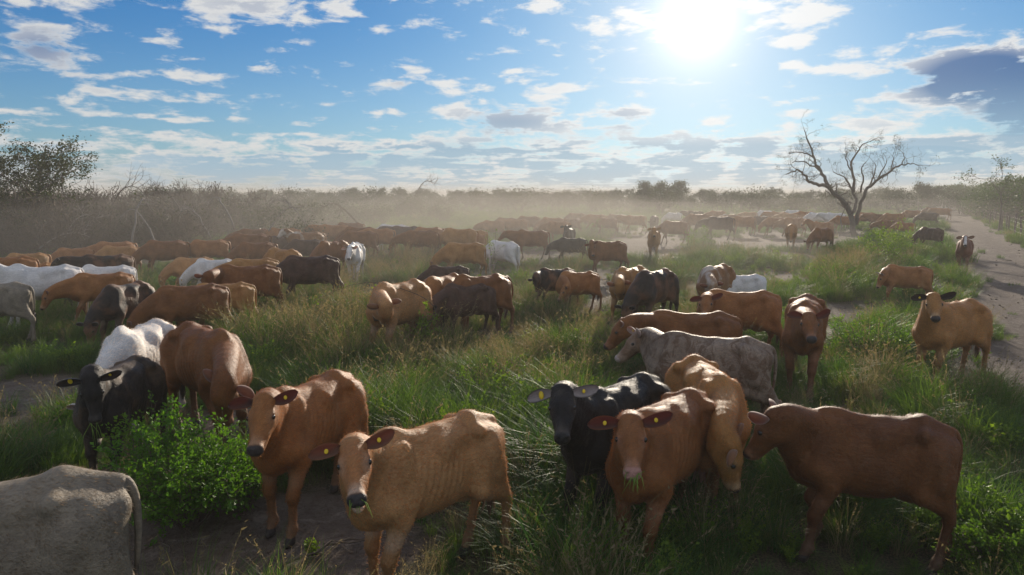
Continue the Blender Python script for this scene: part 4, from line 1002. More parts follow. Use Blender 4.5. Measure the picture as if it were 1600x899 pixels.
A_ = me.attributes.new('kind', 'INT', 'POINT'); A_.data.foreach_set('value', idx.astype(np.int32))
go = link('grass', me); tag(go, 'long green and dry grass with leafy weeds covering the pasture', 'grass', kind='stuff')
ng = bpy.data.node_groups.new('scatter', 'GeometryNodeTree'); ng.interface.new_socket('Geometry', in_out='INPUT', socket_type='NodeSocketGeometry'); ng.interface.new_socket('Geometry', in_out='OUTPUT', socket_type='NodeSocketGeometry')
gi = ng.nodes.new('NodeGroupInput'); gout = ng.nodes.new('NodeGroupOutput'); ip = ng.nodes.new('GeometryNodeInstanceOnPoints'); ci = ng.nodes.new('GeometryNodeCollectionInfo')
ci.inputs['Collection'].default_value = KIND; ci.inputs['Separate Children'].default_value = True; ci.inputs['Reset Children'].default_value = True
def na(nm, ty): q = ng.nodes.new('GeometryNodeInputNamedAttribute'); q.data_type = ty; q.inputs['Name'].default_value = nm; return q.outputs['Attribute']
ng.links.new(gi.outputs[0], ip.inputs['Points']); ng.links.new(ci.outputs[0], ip.inputs['Instance']); ip.inputs['Pick Instance'].default_value = True
ng.links.new(na('kind', 'INT'), ip.inputs['Instance Index']); ng.links.new(na('rot', 'FLOAT_VECTOR'), ip.inputs['Rotation']); ng.links.new(na('scl', 'FLOAT'), ip.inputs['Scale'])
ng.links.new(ip.outputs[0], gout.inputs[0]); md = go.modifiers.new('scatter', 'NODES'); md.node_group = ng

# clods, droppings and litter on the trodden soil
KC = bpy.data.collections.new('clod_kinds'); rk = np.random.RandomState(6); M_CLOD = simple('soil_clod', (.17, .13, .10), .95, .1, .45, 60, .6); M_DUNG = simple('dry_dung', (.065, .05, .035), .95, .1, .3, 40, .8)
for k in range(6):
    V_, Q_, T_ = sphere(1, 7, 5); V_ = V_*(1+rk.normal(0, .16, (len(V_), 1)))*np.array([1, .8, .55 if k < 4 else .28]); aa = Acc(); aa.add(V_, Q_, T_); m_ = aa.mesh('clod'); m_.materials.append(M_CLOD if k < 4 else M_DUNG)
    o = bpy.data.objects.new('c%02d_clod' % k, m_); KC.objects.link(o)
cx_, cy_ = [], []
for (r0, r1, den) in ((1.5, 6, 160), (6, 12, 60), (12, 25, 18), (25, 50, 4)):
    n = int(den*.85*(r1*r1-r0*r0)); r = np.sqrt(rk.uniform(r0*r0, r1*r1, n)); a = rk.uniform(-.78, .78, n); xx_, yy_ = r*np.sin(a), r*np.cos(a); kp = (bareness(xx_, yy_) > .35) & (fbm(xx_, yy_, .7, 71, 2)+rk.rand(n)*.4 > .62); cx_.append(xx_[kp]); cy_.append(yy_[kp])
cx_ = np.concatenate(cx_); cy_ = np.concatenate(cy_); n = len(cx_); kd = np.where(rk.rand(n) < .006, 4+rk.randint(0, 2, n), rk.randint(0, 4, n)); sz = np.where(kd > 3, rk.uniform(.04, .08, n), .004+.016*rk.rand(n)**3); sz = sz*(1+np.hypot(cx_, cy_)/30)
mc = bpy.data.meshes.new('soil_clods'); mc.vertices.add(n); mc.vertices.foreach_set('co', np.stack([cx_, cy_, zg(cx_, cy_)], 1).astype(np.float32).ravel())
A_ = mc.attributes.new('rot', 'FLOAT_VECTOR', 'POINT'); A_.data.foreach_set('vector', np.stack([rk.normal(0, .2, n), rk.normal(0, .2, n), rk.uniform(0, 6.28, n)], 1).astype(np.float32).ravel())
A_ = mc.attributes.new('scl', 'FLOAT', 'POINT'); A_.data.foreach_set('value', sz.astype(np.float32)); A_ = mc.attributes.new('kind', 'INT', 'POINT'); A_.data.foreach_set('value', kd.astype(np.int32))
co_ = link('soil_clods', mc); tag(co_, 'clods of soil and dry dung scattered over the trodden ground', 'soil', kind='stuff'); ng2 = ng.copy(); 
for nd in ng2.nodes:
    if nd.type == 'COLLECTION_INFO': nd.inputs['Collection'].default_value = KC
co_.modifiers.new('scatter', 'NODES').node_group = ng2

# ------------------------------------------------------------------ woody plants
def grow(acc, rng, p, d, L, R, lvl, tips, bend=.25, up=.05, n=4, kids=(2, 4), shrink=.66, segs=4, minr=.006):
    P = [np.array(p, float)]; dd = nrm(d)
    for s in range(segs):
        dd = nrm(dd+rng.normal(0, bend, 3)+np.array([0, 0, up])); P.append(P[-1]+dd*L/segs)
    r1 = max(R*.55, minr*.6); rr = np.linspace(R, r1, segs+1); tube(acc, P, rr, n if lvl > 1 else 3, cap=False)
    if lvl <= 0: tips.append((P[-1], dd)); tips.append((P[-2], dd)); return
    for k in range(rng.randint(*kids)+1):
        t = rng.uniform(.35, 1.0) if k else 1.0; q = P[0]+0; f = t*segs; i0 = min(int(f), segs-1); q = P[i0]+(P[i0+1]-P[i0])*(f-i0)
        nd = nrm(dd+rng.normal(0, .62, 3)); grow(acc, rng, q, nd, L*shrink*rng.uniform(.75, 1.2), max(r1*.8, minr*.7), lvl-1, tips, bend, up, n, kids, shrink, max(3, segs-1), minr)
def tree_mesh(rng, h, spread, leaf, nleaf, bare=.0, lvl=3, crown_flat=.6, trunks=1, R=.13, minr=.02, clump=.55, first=.36):
    tk = Acc(); tips = []
    for k in range(trunks):
        d = (rng.normal(0, .28), rng.normal(0, .28), 1); hh = h*first
        P = [np.array([rng.normal(0, .1*trunks), rng.normal(0, .1*trunks), -.15])]; dd = nrm(d)
        for s in range(4): dd = nrm(dd+rng.normal(0, .12, 3)+np.array([0, 0, .1])); P.append(P[-1]+dd*hh/4)
        tube(tk, P, np.linspace(R, R*.7, 5), 7, cap=False)
        for q in range(rng.randint(3, 6)):
            a = rng.uniform(0, 6.28); nd = (math.cos(a)*spread/h*1.5, math.sin(a)*spread/h*1.5, rng.uniform(.5, 1.3))
            grow(tk, rng, P[-1] if q < 2 else P[-2], nd, h*.30, R*.5, lvl-1, tips, .22, .10, 4, (2, 3), .70, 4, minr)
    lf = Acc()
    T_ = np.array([t[0] for t in tips]); 
    if nleaf:
        c = T_[rng.randint(0, len(T_), nleaf)]; s_ = clump*(.35+.65*rng.rand(nleaf, 1)); C_ = c+rng.normal(0, 1, (nleaf, 3))*s_*np.array([1, 1, crown_flat])
        C_ = C_[C_[:, 2] > .25*h*.5]; V, T = leaves_np(rng, C_, leaf, .3); lf.add(V, None, T)
    return tk, lf
def plant_thing(name, meshes, x, y, s, rz, label, cat, group, zoff=0.0, lname=None, bark=M_BARK, leafm=M_TREELEAF, sz=None):
    root = empty(name, (x, y, float(zg(x, y))+zoff), rz, s)
    if sz: root.scale = (s, s, s*sz)
    tag(root, label, cat, group)
    if meshes[0] is not None: link('trunk' if 'tree' in name else 'stem', meshes[0], root, bark)
    if meshes[1] is not None: link('crown' if 'tree' in name else 'foliage', meshes[1], root, leafm)
    return root
rt = np.random.RandomState(77)
def M2(pair, nm): a, b = pair; return (a.mesh(nm+'_wood') if a.n else None, b.mesh(nm+'_leaves', False) if b.n else None)
far_trees = [M2(tree_mesh(rt, 5.5, 3.2, .22, 2300, clump=.42, lvl=3, trunks=1+k % 2), 'far_tree') for k in range(5)]
scrub = [M2(tree_mesh(rt, 2.6, 2.4, .12, 1100, clump=.40, lvl=3, trunks=3, R=.05, minr=.012, first=.25), 'scrub') for k in range(4)]
barebush = [M2(tree_mesh(rt, 2.8, 3.0, .10, [0, 130, 420, 60][k], clump=.3, lvl=4, trunks=6, R=.05, minr=.013, first=.28), 'bare_bush') for k in range(4)]
far_snag = [M2(tree_mesh(rt, 5.5, 3.5, .2, 60, lvl=4, R=.12, minr=.02), 'snag') for k in range(2)]
def at_d(u, d): a = math.atan((u-800)/FPX); return d*math.tan(a), d      # d = distance straight ahead
# leafy trees along the horizon
k = 0
for u in list(range(250, 1500, 11)):
    k += 1; d = rt.uniform(120, 205); x, y = at_d(u+rt.uniform(-8, 8), d); top = 304-rt.choice([5, 8, 11, 7, 14], p=[.25, .3, .2, .15, .1])-rt.uniform(-2, 2)
    hgt = CAM_H+(304-top)*d/FPX; v = far_trees[k % 5] if k % 9 else far_snag[k % 2]
    plant_thing('tree', v, x, y, hgt/5.2, rt.uniform(0, 6), 'scrubby tree in the hazy line of trees along the horizon' if k % 9 else 'bare topped tree in the hazy line of trees along the horizon', 'tree', 'trees along the horizon')
for (u, top, d, s2, lab) in ((1045, 266, 115, 1.15, 'tallest round crowned tree on the horizon left of the bare tree'), (1030, 272, 118, .9, 'round crowned tree close on the left of the tallest one on the horizon'), (1440, 279, 108, 1.05, 'flat topped tree on the horizon between the bare tree and the right hedge'),
     (1384, 288, 112, 1.0, 'low tree on the horizon just right of the bare tree'), (725, 291, 130, .9, 'small tree standing above the tree line at left centre'), (800, 292, 125, .9, 'small tree standing above the tree line at centre'), (960, 290, 125, 1.0, 'broad low tree left of the tallest tree on the horizon')):
    x, y = at_d(u, d); hgt = CAM_H+(304-top)*d/FPX; a_, b__ = tree_mesh(np.random.RandomState(u), 5.5, 4.2*s2, .20, 4200, clump=.50, lvl=3)
    plant_thing('tree', M2((a_, b__), 'horizon_tree'), x, y, hgt/5.6, 0, lab, 'tree', 'trees along the horizon')
# scrub under the trees, both sides
label_ = lambda m: 'bare' if m is barebush else ''
def row(n, u0, u1, d0, d1, meshes, name, lab, cat, group, sc, leafm=M_TREELEAF, bark=M_TWIG):
    for k in range(n):
        u = u0+(u1-u0)*(k+rt.uniform(.1, .9))/n; d = rt.uniform(d0, d1); x, y = at_d(u, d)
        plant_thing(name, meshes[rt.randint(len(meshes))], x, y, sc*(rt.uniform(.62, 1.28) if 'bare' in label_(meshes) else rt.uniform(.8, 1.25)), rt.uniform(0, 6), lab, cat, group, leafm=leafm, bark=bark)
row(90, 200, 1500, 95, 160, scrub, 'shrub', 'dusty scrub bush under the tree line along the horizon', 'bush', 'scrub along the horizon', 1.7)
row(26, 240, 700, 52, 85, scrub, 'shrub', 'grey green scrub bush in the haze behind the herd at left', 'bush', 'scrub behind the herd', 1.0)
row(40, -160, 420, 42, 62, barebush, 'shrub', 'leafless scrub bush at the back of the left thicket', 'bush', 'back of the left thicket', 1.4)
row(48, -200, 320, 30, 42, barebush, 'shrub', 'leafless twiggy bush in the thicket behind the left cows', 'bush', 'left thicket', 1.12)
row(16, 20, 560, 38, 52, barebush, 'shrub', 'low bare bush in the dust behind the left cows', 'bush', 'bare bushes behind the left cows', .62)
row(24, -240, 130, 27, 33, barebush, 'shrub', 'grey bare bush at the left edge of the thicket', 'bush', 'front of the left thicket', .95)
row(26, -180, 480, 31, 50, scrub, 'shrub', 'olive leafy scrub bush growing among the bare bushes at left', 'bush', 'leafy scrub in the left thicket', 1.0, leafm=M_TREELEAF)
# right hand hedge behind the fence
for k in range(74):
    y = 44+76*((k+rt.rand())/74)**.9; off = rt.uniform(1.6, 9); x = .605*y+6.1+off; 
    plant_thing('shrub', scrub[k % 4], x, y, rt.uniform(1.5, 2.1), rt.uniform(0, 6), 'dark green bush in the hedge behind the fence at right', 'bush', 'hedge behind the fence', leafm=M_RIGHTLEAF)
for k in range(46):
    y = 50+130*(k+rt.rand())/46; x = .605*y+6.1+rt.uniform(3, 9) if y < 107 else rt.uniform(.625, .76)*y
    plant_thing('tree', far_trees[k % 5], x, y, rt.uniform(.85, 1.12), rt.uniform(0, 6), 'green tree rising from the hedge behind the fence', 'tree', 'trees behind the fence', leafm=M_RIGHTLEAF)
x, y = at_d(1561, 52); a_, b__ = tree_mesh(np.random.RandomState(9), 5.4, 1.5, .12, 900, clump=.28, lvl=3, R=.07, first=.55)
plant_thing('tree', M2((a_, b__), 'slender_tree'), x, y, .96, 0, 'slender tree with a feathery top beside the fence at right', 'tree', None, leafm=M_RIGHTLEAF)
# big leafy tree far left
for (u, d, hgt, sp, nl, sd_, lab) in ((58, 31, 5.9, 4.4, 11000, 5, 'green crowned tree standing above the thicket at left'), (-30, 30, 5.4, 3.4, 6000, 6, 'tree at the left edge with thin foliage')):
    x, y = at_d(u, d); a_, b__ = tree_mesh(np.random.RandomState(sd_), 5.5, sp, .10, nl, clump=.24, lvl=4, trunks=2, R=.10, minr=.012, crown_flat=.5)
    plant_thing('tree', M2((a_, b__), 'left_tree'), x, y, hgt/5.5, 1.0, lab, 'tree', None)
# the bare tree, limbs placed one by one
def limb_tree():
    D0 = float(gp(1335, 368)[1]); tk = Acc(); lf = Acc(); rng = np.random.RandomState(3); base = gp(1335, 368)
    root = empty('tree', (base[0], base[1], float(zg(base[0], base[1])))); tag(root, 'nearly bare spreading tree standing alone beside the herd at right', 'tree')
    o0 = np.array([base[0], base[1], 0])
    def P_(u, v, dy): d = ray(u, v); return CP+d*((D0+dy)/d[1])-o0
    limbs = [([(1334, 373, 0), (1333, 350, 0), (1327, 327, 0), (1316, 312, -.3), (1303, 300, -.6), (1289, 289, -.9)], .21, .11),
             ([(1289, 289, -.9), (1276, 287, -1.1), (1264, 284, -1.3), (1256, 272, -1.5), (1248, 264, -1.7), (1240, 268, -1.9), (1228, 272, -2.1)], .12, .03),
             ([(1296, 294, -.8), (1288, 276, -.6), (1280, 262, -.4), (1270, 242, -.2), (1263, 220, 0), (1257, 203, .2)], .13, .025),
             ([(1272, 246, -.2), (1262, 240, .3), (1250, 236, .7), (1232, 240, 1.0)], .06, .02),
             ([(1283, 268, -.4), (1268, 258, .2), (1252, 250, .8), (1238, 254, 1.2)], .06, .02),
             ([(1330, 335, .1), (1340, 319, .5), (1334, 300, .9), (1328, 288, 1.2), (1319, 276, 1.4), (1302, 268, 1.6)], .12, .025),
             ([(1334, 300, .9), (1336, 281, .7), (1329, 257, .6), (1338, 238, .5), (1348, 226, .3), (1364, 219, .1)], .11, .02),
             ([(1332, 268, .6), (1322, 252, .8), (1322, 236, .9)], .05, .02), ([(1345, 300, .6), (1350, 284, 0), (1346, 262, -.5), (1354, 252, -.8)], .07, .02),
             ([(1336, 350, .1), (1342, 328, -.4), (1352, 297, -.9), (1364, 286, -1.2), (1380, 275, -1.6), (1396, 264, -1.9), (1407, 256, -2.1), (1424, 255, -2.4), (1439, 258, -2.6)], .13, .016),
             ([(1393, 266, -1.9), (1396, 252, -1.8), (1395, 243, -1.7)], .05, .015), ([(1410, 256, -2.1), (1414, 248, -2.2), (1412, 240, -2.3)], .04, .012), ([(1372, 281, -1.4), (1380, 262, -.9), (1386, 250, -.5)], .06, .015),
             ([(1318, 314, -.3), (1306, 305, .3), (1296, 303, .6), (1290, 296, .9)], .06, .02), ([(1356, 294, -1), (1366, 272, .2), (1368, 256, .6)], .07, .02)]
    tips = []
    for pts_, r0, r1 in limbs:
        P = np.array([P_(*q) for q in pts_]); t = np.linspace(0, len(P)-1, (len(P)-1)*3+1); PP = np.stack([np.interp(t, np.arange(len(P)), P[:, k]) for k in range(3)], 1)
        PP[1:-1] = (PP[:-2]+2*PP[1:-1]+PP[2:])/4; PP[1:-1] += rng.normal(0, .035, PP[1:-1].shape); m = len(PP); rr = np.linspace(r0, r1, m)
        tube(tk, PP, rr, 8, cap=False)
        for k in range(max(3, m//3), m):
            for q in range(1):
                dd = nrm(PP[k]-PP[k-1]); nd = nrm(dd*.5+rng.normal(0, .7, 3)+np.array([0, 0, .45])); grow(tk, rng, PP[k], nd, rng.uniform(.40, .95), max(rr[k]*.35, .012), 2, tips, .32, .03, 4, (1, 3), .66, 3, .007)
    link('trunk', tk.mesh('bare_tree_wood'), root, M_BARK)
    T_ = np.array([t[0] for t in tips]); c = T_[rng.randint(0, len(T_), 9000)]; keepm = (fbm(c[:, 0]*1.0, c[:, 2]*1.0, .8, 3, 2) > .44); c = c[keepm]
    V, T = leaves_np(rng, c+rng.normal(0, .07, c.shape), .055, .3); lf.add(V, None, T); link('crown', lf.mesh('bare_tree_leaves', False), root, M_TREELEAF)
    x, y = at_d(1311, D0-1); st = Acc(); tube(st, [(0, 0, -.1), (.12, 0, .6), (.05, .1, 1.2), (.28, 0, 1.9), (-.3, 0, 2.25)], [.05, .045, .04, .03, .012], 6); tube(st, [(.2, 0, 1.75), (.5, 0, 2.1)], [.03, .012], 5)
    o = link('dead_branch', st.mesh('dead_branch'), None, M_BARK); o.location = (x, y, float(zg(x, y))); tag(o, 'thin dead stem standing just left of the bare tree', 'branch')
limb_tree()
# arching dead branches in the thicket
def arch(u, v, d, L, H_, rz, label, R=.042, m=M_DEAD, sd_=1, kids=10):
    rng = np.random.RandomState(sd_); x, y = at_d(u, d); a = Acc(); t = np.linspace(0, 1, 10)
    P = np.stack([L*t, rng.normal(0, .05, 10), H_*np.sin(t*math.pi*.75)], 1); tube(a, P, np.linspace(R, .012, 10), 6)
    for k in range(kids): tp = []; i = rng.randint(3, 9); grow(a, rng, P[i], (rng.uniform(.2, 1), rng.normal(0, .5), rng.uniform(-.2, 1)), L*.28, R*.35, 1, tp, .25, .02, 3, (1, 3), .7, 3, .008)
    z = CAM_H-(v-304)*d/FPX
    o = link('dead_branch', a.mesh('dead_branch'), None, m); o.location = (x, y, max(z, float(zg(x, y)))); o.rotation_euler = (0, 0, rz); tag(o, label, 'branch')
arch(150, 385, 34, 2.8, 3.0, .1, 'arched bare branch rising highest from the left thicket', sd_=2, m=M_BARK, kids=16)
arch(300, 375, 34, 2.0, 2.4, math.pi-.1, 'bare branch bending left over the thicket top', sd_=3, m=M_BARK, kids=14)
arch(205, 385, 27, 1.0, 1.9, 1.2, 'pale curved dead trunk inside the left thicket', .045, sd_=4, kids=5)
arch(246, 386, 27, -1.3, 1.5, .2, 'pale dead limb leaning left inside the thicket', .035, sd_=5, kids=6)
for q_, (u_, v_, L_, h_, z_) in enumerate([(95, 380, 1.5, 1.2, .4), (330, 372, 1.8, 1.3, 2.8), (420, 362, 1.6, 1.1, .2), (20, 384, 1.8, 1.6, .1), (480, 352, 2.0, 1.2, 3.0), (275, 378, 1.2, 1.7, 1.5)]):
    arch(u_, v_, 29+q_, L_, h_, z_, ['tangled grey limb low in the thicket above the golden cow', 'crooked grey limb left of the sunlit broken branch', 'dead limb in the dust above the dark cow', 'bare limb at the far left of the thicket', 'dead limb in the haze above the white horned cow', 'upright crooked limb right of the pale curved trunk'][q_], .030, sd_=20+q_, kids=12)
arch(368, 360, 31, -1.4, 1.5, -.3, 'sunlit broken dead branch sticking up right of the thicket', .045, sd_=6, kids=2)
arch(560, 350, 40, -2.2, 1.2, 0, 'low arching dead branch in the haze at left centre', .05, sd_=8, m=M_BARK, kids=14)
arch(60, 388, 27, 1.8, .6, .3, 'fallen grey branch lying in front of the thicket at left', .03, sd_=9, kids=8)
arch(640, 330, 95, 4, 4.2, .3, 'bare branched snag poking above the tree line', .08, sd_=10, m=M_BARK, kids=16)

# ------------------------------------------------------------------ foreground shrubs
def shrub(u, v, top, wpx, nst, leaf, label, lm, sd_, lp=20, dens=1.0, stemr=.006, extra=None, name='shrub'):
    base = gp(u, v); d = base[1]; rng = np.random.RandomState(sd_)
    # height from the direction of its top
    e = ray(u, top); hgt = CAM_H+e[2]*(d/e[1]); wid = wpx/2*d/FPX
    st = Acc(); C_ = []; D_ = []; tips = []
    for k in range(nst):
        a = rng.uniform(0, 6.28); l = wid*math.sqrt(rng.uniform(.02, 1)); h = hgt*(1-.45*(l/wid)**2)*rng.uniform(.55, 1.02); t = np.linspace(0, 1, 8)
        wob = np.cumsum(rng.normal(0, .016, (8, 3)), 0)*hgt
        P = np.stack([np.cos(a)*l*t**.8, np.sin(a)*l*t**.8, h*t**.85], 1)+wob; P[0] = (rng.normal(0, .05), rng.normal(0, .05), -.02)
        tube(st, P, np.linspace(stemr, .0015, 8), 4, cap=False)
        for q in range(int(5*dens)):
            i = rng.randint(2, 7); b = nrm(rng.normal(0, .8, 3)+nrm(P[-1]-P[0])*.8); Lq = hgt*rng.uniform(.10, .24); Pq = np.stack([P[i]+b*Lq*s_+rng.normal(0, .008, 3) for s_ in (0, .35, .7, 1)])
            tube(st, Pq, [.0025, .002, .0016, .001], 3, cap=False)
            tt = rng.uniform(.1, 1, lp); C_.append(Pq[0]+(Pq[-1]-Pq[0])*tt[:, None]+rng.normal(0, leaf*.5, (lp, 3))); D_.append(np.tile(b, (lp, 1)))
        tt = rng.uniform(.35, 1, lp); pc = np.stack([np.interp(tt, t, P[:, q]) for q in range(3)], 1); C_.append(pc+rng.normal(0, leaf*.5, pc.shape)); D_.append(np.tile(nrm(P[-1]-P[-3]), (lp, 1)))
    if extra:
        for pts_ in extra:
            P = []
            for (uu, vv, dy) in pts_: e2 = ray(uu, vv); P.append(CP+e2*((d+dy)/e2[1])-np.array([base[0], base[1], 0]))
            P = np.array(P); t = np.linspace(0, len(P)-1, 24); PP = np.stack([np.interp(t, np.arange(len(P)), P[:, q]) for q in range(3)], 1)
            for _ in range(3): PP[1:-1] = (PP[:-2]+2*PP[1:-1]+PP[2:])/4
            tube(st, PP, np.linspace(.008, .002, 24), 5, cap=False); ii = rng.choice([22, 23, 21, 13, 14, 18], 34); C_.append(PP[ii]+rng.normal(0, .05, (34, 3))); D_.append(rng.normal(0, 1, (34, 3)))
    root = empty(name, (base[0], base[1], float(zg(base[0], base[1])))); tag(root, label, 'bush')
    link('stem', st.mesh('stems'), root, M_TWIG); C_ = np.concatenate(C_); V, T = leaves_np(rng, C_, leaf, .2, np.concatenate(D_)); a = Acc(); a.add(V, None, T); link('foliage', a.mesh('foliage', False), root, lm)
shrub(300, 825, 628, 270, 80, .036, 'bright green leafy bush between the black calf and the brown calf', M_BUSH, 1, 22)
shrub(236, 790, 585, 110, 22, .034, 'tall sprig of green leaves in front of the black calf', M_BUSH, 2, 16)
shrub(385, 800, 680, 90, 20, .034, 'low green bush under the muzzle of the brown calf', M_BUSH, 3, 18)
shrub(655, 560, 462, 80, 14, .045, 'yellow green shrub with a long arching twig at centre', M_WEED, 4, 12, extra=[[(650, 520, 0), (690, 488, 0), (668, 462, 0), (630, 448, 0), (590, 436, .1), (550, 440, .2), (520, 452, .2), (492, 468, .3)]])
shrub(775, 640, 552, 170, 40, .030, 'leafy green shrub in the grass right of the tan calf', M_WEED, 5, 12)
shrub(870, 600, 556, 90, 18, .028, 'small leafy shrub left of the black cow', M_WEED, 6, 12)
shrub(1345, 560, 476, 150, 40, .035, 'dense green shrub between two cows near the track', M_BUSH, 7, 14)
shrub(1405, 560, 500, 80, 20, .035, 'green shrub close on the left of the tan cow by the track', M_BUSH, 8, 14)
shrub(1380, 425, 332, 60, 18, .075, 'light green sapling with airy leaves below the bare tree', M_WEED, 9, 10)
shrub(1395, 400, 345, 110, 26, .075, 'light green bush at the foot of the airy sapling', M_WEED, 10, 10)
shrub(1440, 398, 372, 110, 18, .07, 'low green bush at the left edge of the far track', M_BUSH, 11, 12)
shrub(1300, 445, 408, 110, 30, .045, 'grey green round bush left of the horned cow', M_BUSH, 12, 12)
shrub(1545, 885, 800, 190, 40, .036, 'patch of yellow green weeds in the lower right corner', M_WEED, 13, 12)
shrub(1095, 392, 350, 50, 12, .08, 'light green bush in the dust below the dark standing cow', M_WEED, 14, 8)
shrub(930, 372, 342, 30, 8, .09, 'yellow green bush in the dust behind the black cow', M_WEED, 15, 7)
shrub(771, 440, 340, 18, 4, .05, 'tall thin weed in front of the white rump', M_WEED, 16, 5)
shrub(820, 450, 415, 80, 18, .05, 'low weed clump below the white rump at centre', M_WEED, 17, 9)
shrub(560, 640, 590, 130, 24, .028, 'low green weeds beside the brown calf rump', M_WEED, 18, 10)
shrub(1225, 405, 388, 60, 14, .06, 'yellow green weeds at the edge of the bare ground', M_WEED, 19, 8)
shrub(490, 868, 840, 30, 10, .020, 'tiny bright green tuft on the bare soil near the calves', M_WEED, 20, 8)
shrub(1520, 690, 640, 60, 14, .03, 'weeds beside the rump of the dark red calf', M_BUSH, 21, 10)

# sticks on the soil
def stick(u, v, L, rz, label, R=.012, sd_=1, m=M_TWIG):
    b = gp(u, v); rng = np.random.RandomState(sd_); a = Acc(); tp = []; t = np.linspace(0, 1, 8); P = np.stack([L*t, rng.normal(0, .02, 8), .03+.05*np.sin(t*3)+rng.normal(0, .008, 8)], 1)
    tube(a, P, np.linspace(R, .003, 8), 6)
    for k in range(4): i = rng.randint(1, 7); grow(a, rng, P[i], (1, rng.normal(0, .9), rng.uniform(0, .3)), L*.3, R*.4, 1, tp, .2, .0, 4, (1, 2), .7, 3, .003)
    o = link('fallen_stick', a.mesh('fallen_stick'), None, m); o.location = (b[0], b[1], float(zg(b[0], b[1]))); o.rotation_euler = (0, 0, rz); tag(o, label, 'stick')
stick(505, 860, .7, .25, 'dark stick on the bare soil left of the front legs of the tan calf', .012, 1)
stick(440, 885, .9, .5, 'long forked stick at the bottom edge of the bare soil', .012, 2)
stick(215, 800, .9, -.6, 'dry stick under the bright green bush', .012, 3)
stick(250, 850, .7, -.9, 'thin forked twig right of the grey rump', .010, 4)
stick(120, 560, 1.1, .2, 'pale stick in the grass left of the white cow', .018, 5, M_DEAD)
stick(45, 528, .5, .1, 'short bleached stick in the grass at left', .025, 6, M_DEAD)
stick(660, 700, .9, 2.6, 'grey twig in the grass above the back of the tan calf', .010, 7)
stick(350, 690, .8, .9, 'dry twig lying between the red cow and the brown calf', .010, 8)

# ------------------------------------------------------------------ fences
def post_mesh(rng, H_, R):
    a = Acc(); t = np.linspace(0, 1, 6); P = np.stack([rng.normal(0, .012, 6), rng.normal(0, .012, 6), -.2+(H_+.2)*t], 1); tube(a, P, R*rng.uniform(.85, 1.12, 6), 8); return a.mesh('post')
rp = np.random.RandomState(8)
y0 = 36.0; root = empty('wire_fence', (.605*y0+6.1, y0, 0)); tag(root, 'old post and wire fence running along the right side of the track', 'fence')
pm = [post_mesh(rp, 1.35, .065), post_mesh(rp, 1.5, .075), post_mesh(rp, 1.25, .055)]
ys = np.arange(36, 107, 2.7)
for k, y in enumerate(ys):
    x = .605*y+6.1+rp.normal(0, .05); o = link('post', pm[k % 3], root); 
    if not pm[k % 3].materials: pm[k % 3].materials.append(M_POST)
    o.location = (x-root.location.x, y-y0, float(zg(x, y))); o.rotation_euler = (rp.normal(0, .05), rp.normal(0, .05), rp.uniform(0, 6))
for hz in (.35, .65, .95, 1.2):
    a = Acc(); P = [(.605*y+6.1-root.location.x-.07, y-y0, hz+float(zg(.605*y+6.1, y))-(.03 if k % 2 else 0)) for k, y in enumerate(ys)]; tube(a, P, np.full(len(P), .003), 4); link('wire', a.mesh('wire'), root, M_WIRE)
x0, yc = .605*107+6.1, 107.0; root = empty('corral_fence', (x0, yc, 0)); tag(root, 'wooden rail fence of the corral across the far end of the track', 'fence')
a = Acc(); P = [(0, 0, 0), (-2.5, 0, 0)]; rail = Acc(); tube(rail, [(0, 0, 0), (-1.3, .02, .01), (-2.6, 0, 0)], [.06, .055, .06], 6); rail = rail.mesh('rail'); rail.materials.append(M_POST)
for k in range(15):
    x = -2.5*k; o = link('post', pm[k % 3], root); o.location = (x, 0, float(zg(x0+x, yc)))
    if k > 7 and k % 5 == 4: continue
    for hz in (.35, .68, 1.0, 1.3): o = link('rail', rail, root); o.location = (x, -.10, hz+float(zg(x0+x, yc))); o.rotation_euler = (0, rp.normal(0, .008), 0)

# ------------------------------------------------------------------ dusty air
HZ_TOP = 7.9; a = Acc()
B = [(-1450, -80), (1450, -80), (1450, 1460), (-1450, 1460)]
V = [(*q, -1.6) for q in B]+[(*q, HZ_TOP) for q in B]; a.add(V, [[3, 2, 1, 0], [4, 5, 6, 7], [0, 1, 5, 4], [1, 2, 6, 5], [2, 3, 7, 6], [3, 0, 4, 7]])
hzm = bpy.data.materials.new('haze_air'); hzm.use_nodes = True; hzm.node_tree.nodes.clear(); g = N(hzm.node_tree)
vol = g.node('ShaderNodeVolumePrincipled', ins={'Color': HAZE_COL, 'Density': HAZE_DEN, 'Anisotropy': HAZE_G, 'Absorption Color': (0, 0, 0)}); o_ = g.node('ShaderNodeOutputMaterial'); g.l.new(vol.outputs[0], o_.inputs['Volume'])
hz = link('haze', a.mesh('haze', False), None, hzm); tag(hz, kind='stuff')

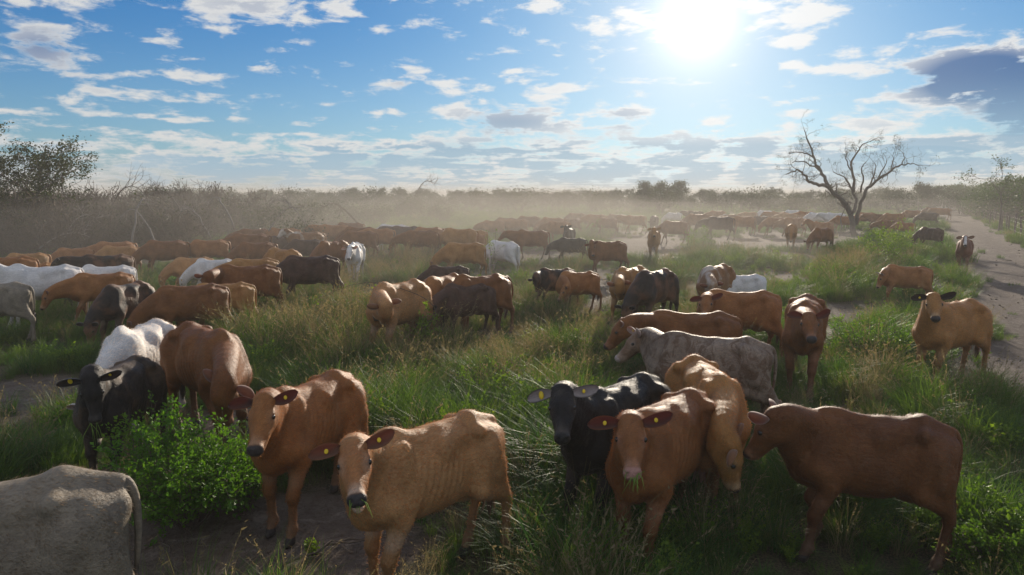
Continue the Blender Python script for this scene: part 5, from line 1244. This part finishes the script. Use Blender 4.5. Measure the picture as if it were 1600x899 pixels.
# dust kicked up by the animals: low drifting bodies of dust with an uneven top
M_DUST = bpy.data.materials.new('kicked_up_dust'); M_DUST.use_nodes = True; M_DUST.node_tree.nodes.clear(); g = N(M_DUST.node_tree)
vol = g.node('ShaderNodeVolumePrincipled', ins={'Color': (.50, .47, .43), 'Density': .0125, 'Anisotropy': .3, 'Absorption Color': (0, 0, 0)}); o_ = g.node('ShaderNodeOutputMaterial'); g.l.new(vol.outputs[0], o_.inputs['Volume'])
M_DUST_THIN = M_DUST.copy(); M_DUST_THIN.name = 'thin_dust'; [n_ for n_ in M_DUST_THIN.node_tree.nodes if n_.type == 'PRINCIPLED_VOLUME'][0].inputs['Density'].default_value = .0028
def dust(cx, cy, rx, ry, H_, sd_, label, n=40, mat=M_DUST):
    u_ = np.linspace(-1, 1, n); A, B = np.meshgrid(u_, u_, indexing='ij'); q = np.maximum(np.abs(A), np.abs(B)); ang_ = np.arctan2(B, A); rr = q
    X_ = cx+rx*np.cos(ang_)*rr; Y_ = cy+ry*np.sin(ang_)*rr
    top = H_*(1-rr**2)**.8*(.55+.9*fbm(X_, Y_, max(rx, ry)*.35, sd_, 4)); top = np.maximum(top, 0)+.02
    m = n*n; V = np.concatenate([np.stack([X_.ravel(), Y_.ravel(), top.ravel()], 1), np.stack([X_.ravel(), Y_.ravel(), np.full(m, -.4)], 1)])
    i, j = np.meshgrid(np.arange(n-1), np.arange(n-1), indexing='ij'); i = i.ravel(); j = j.ravel(); Q = np.stack([i*n+j, (i+1)*n+j, (i+1)*n+j+1, i*n+j+1], 1)
    rim = [(k, 0) for k in range(n)]+[(n-1, k) for k in range(1, n)]+[(k, n-1) for k in range(n-2, -1, -1)]+[(0, k) for k in range(n-2, 0, -1)]; rim = np.array([a_*n+b_ for a_, b_ in rim]); r2 = np.roll(rim, -1)
    S_ = np.stack([rim, rim+m, r2+m, r2], 1); aa = Acc(); aa.add(V, np.concatenate([Q, Q[:, ::-1]+m, S_]))
    o = link('dust', aa.mesh('dust', False), None, mat); tag(o, label, 'dust', kind='stuff')
dust(4, 66, 80, 46, 2.7, 5, 'thin layer of dust hanging over the whole back of the herd', mat=M_DUST_THIN)
dust(-8, 30, 23, 17, 3.1, 15, 'sunlit dust drifting over the cows at left centre')
dust(2, 43, 20, 18, 3.3, 25, 'sunlit dust drifting over the cows at centre')
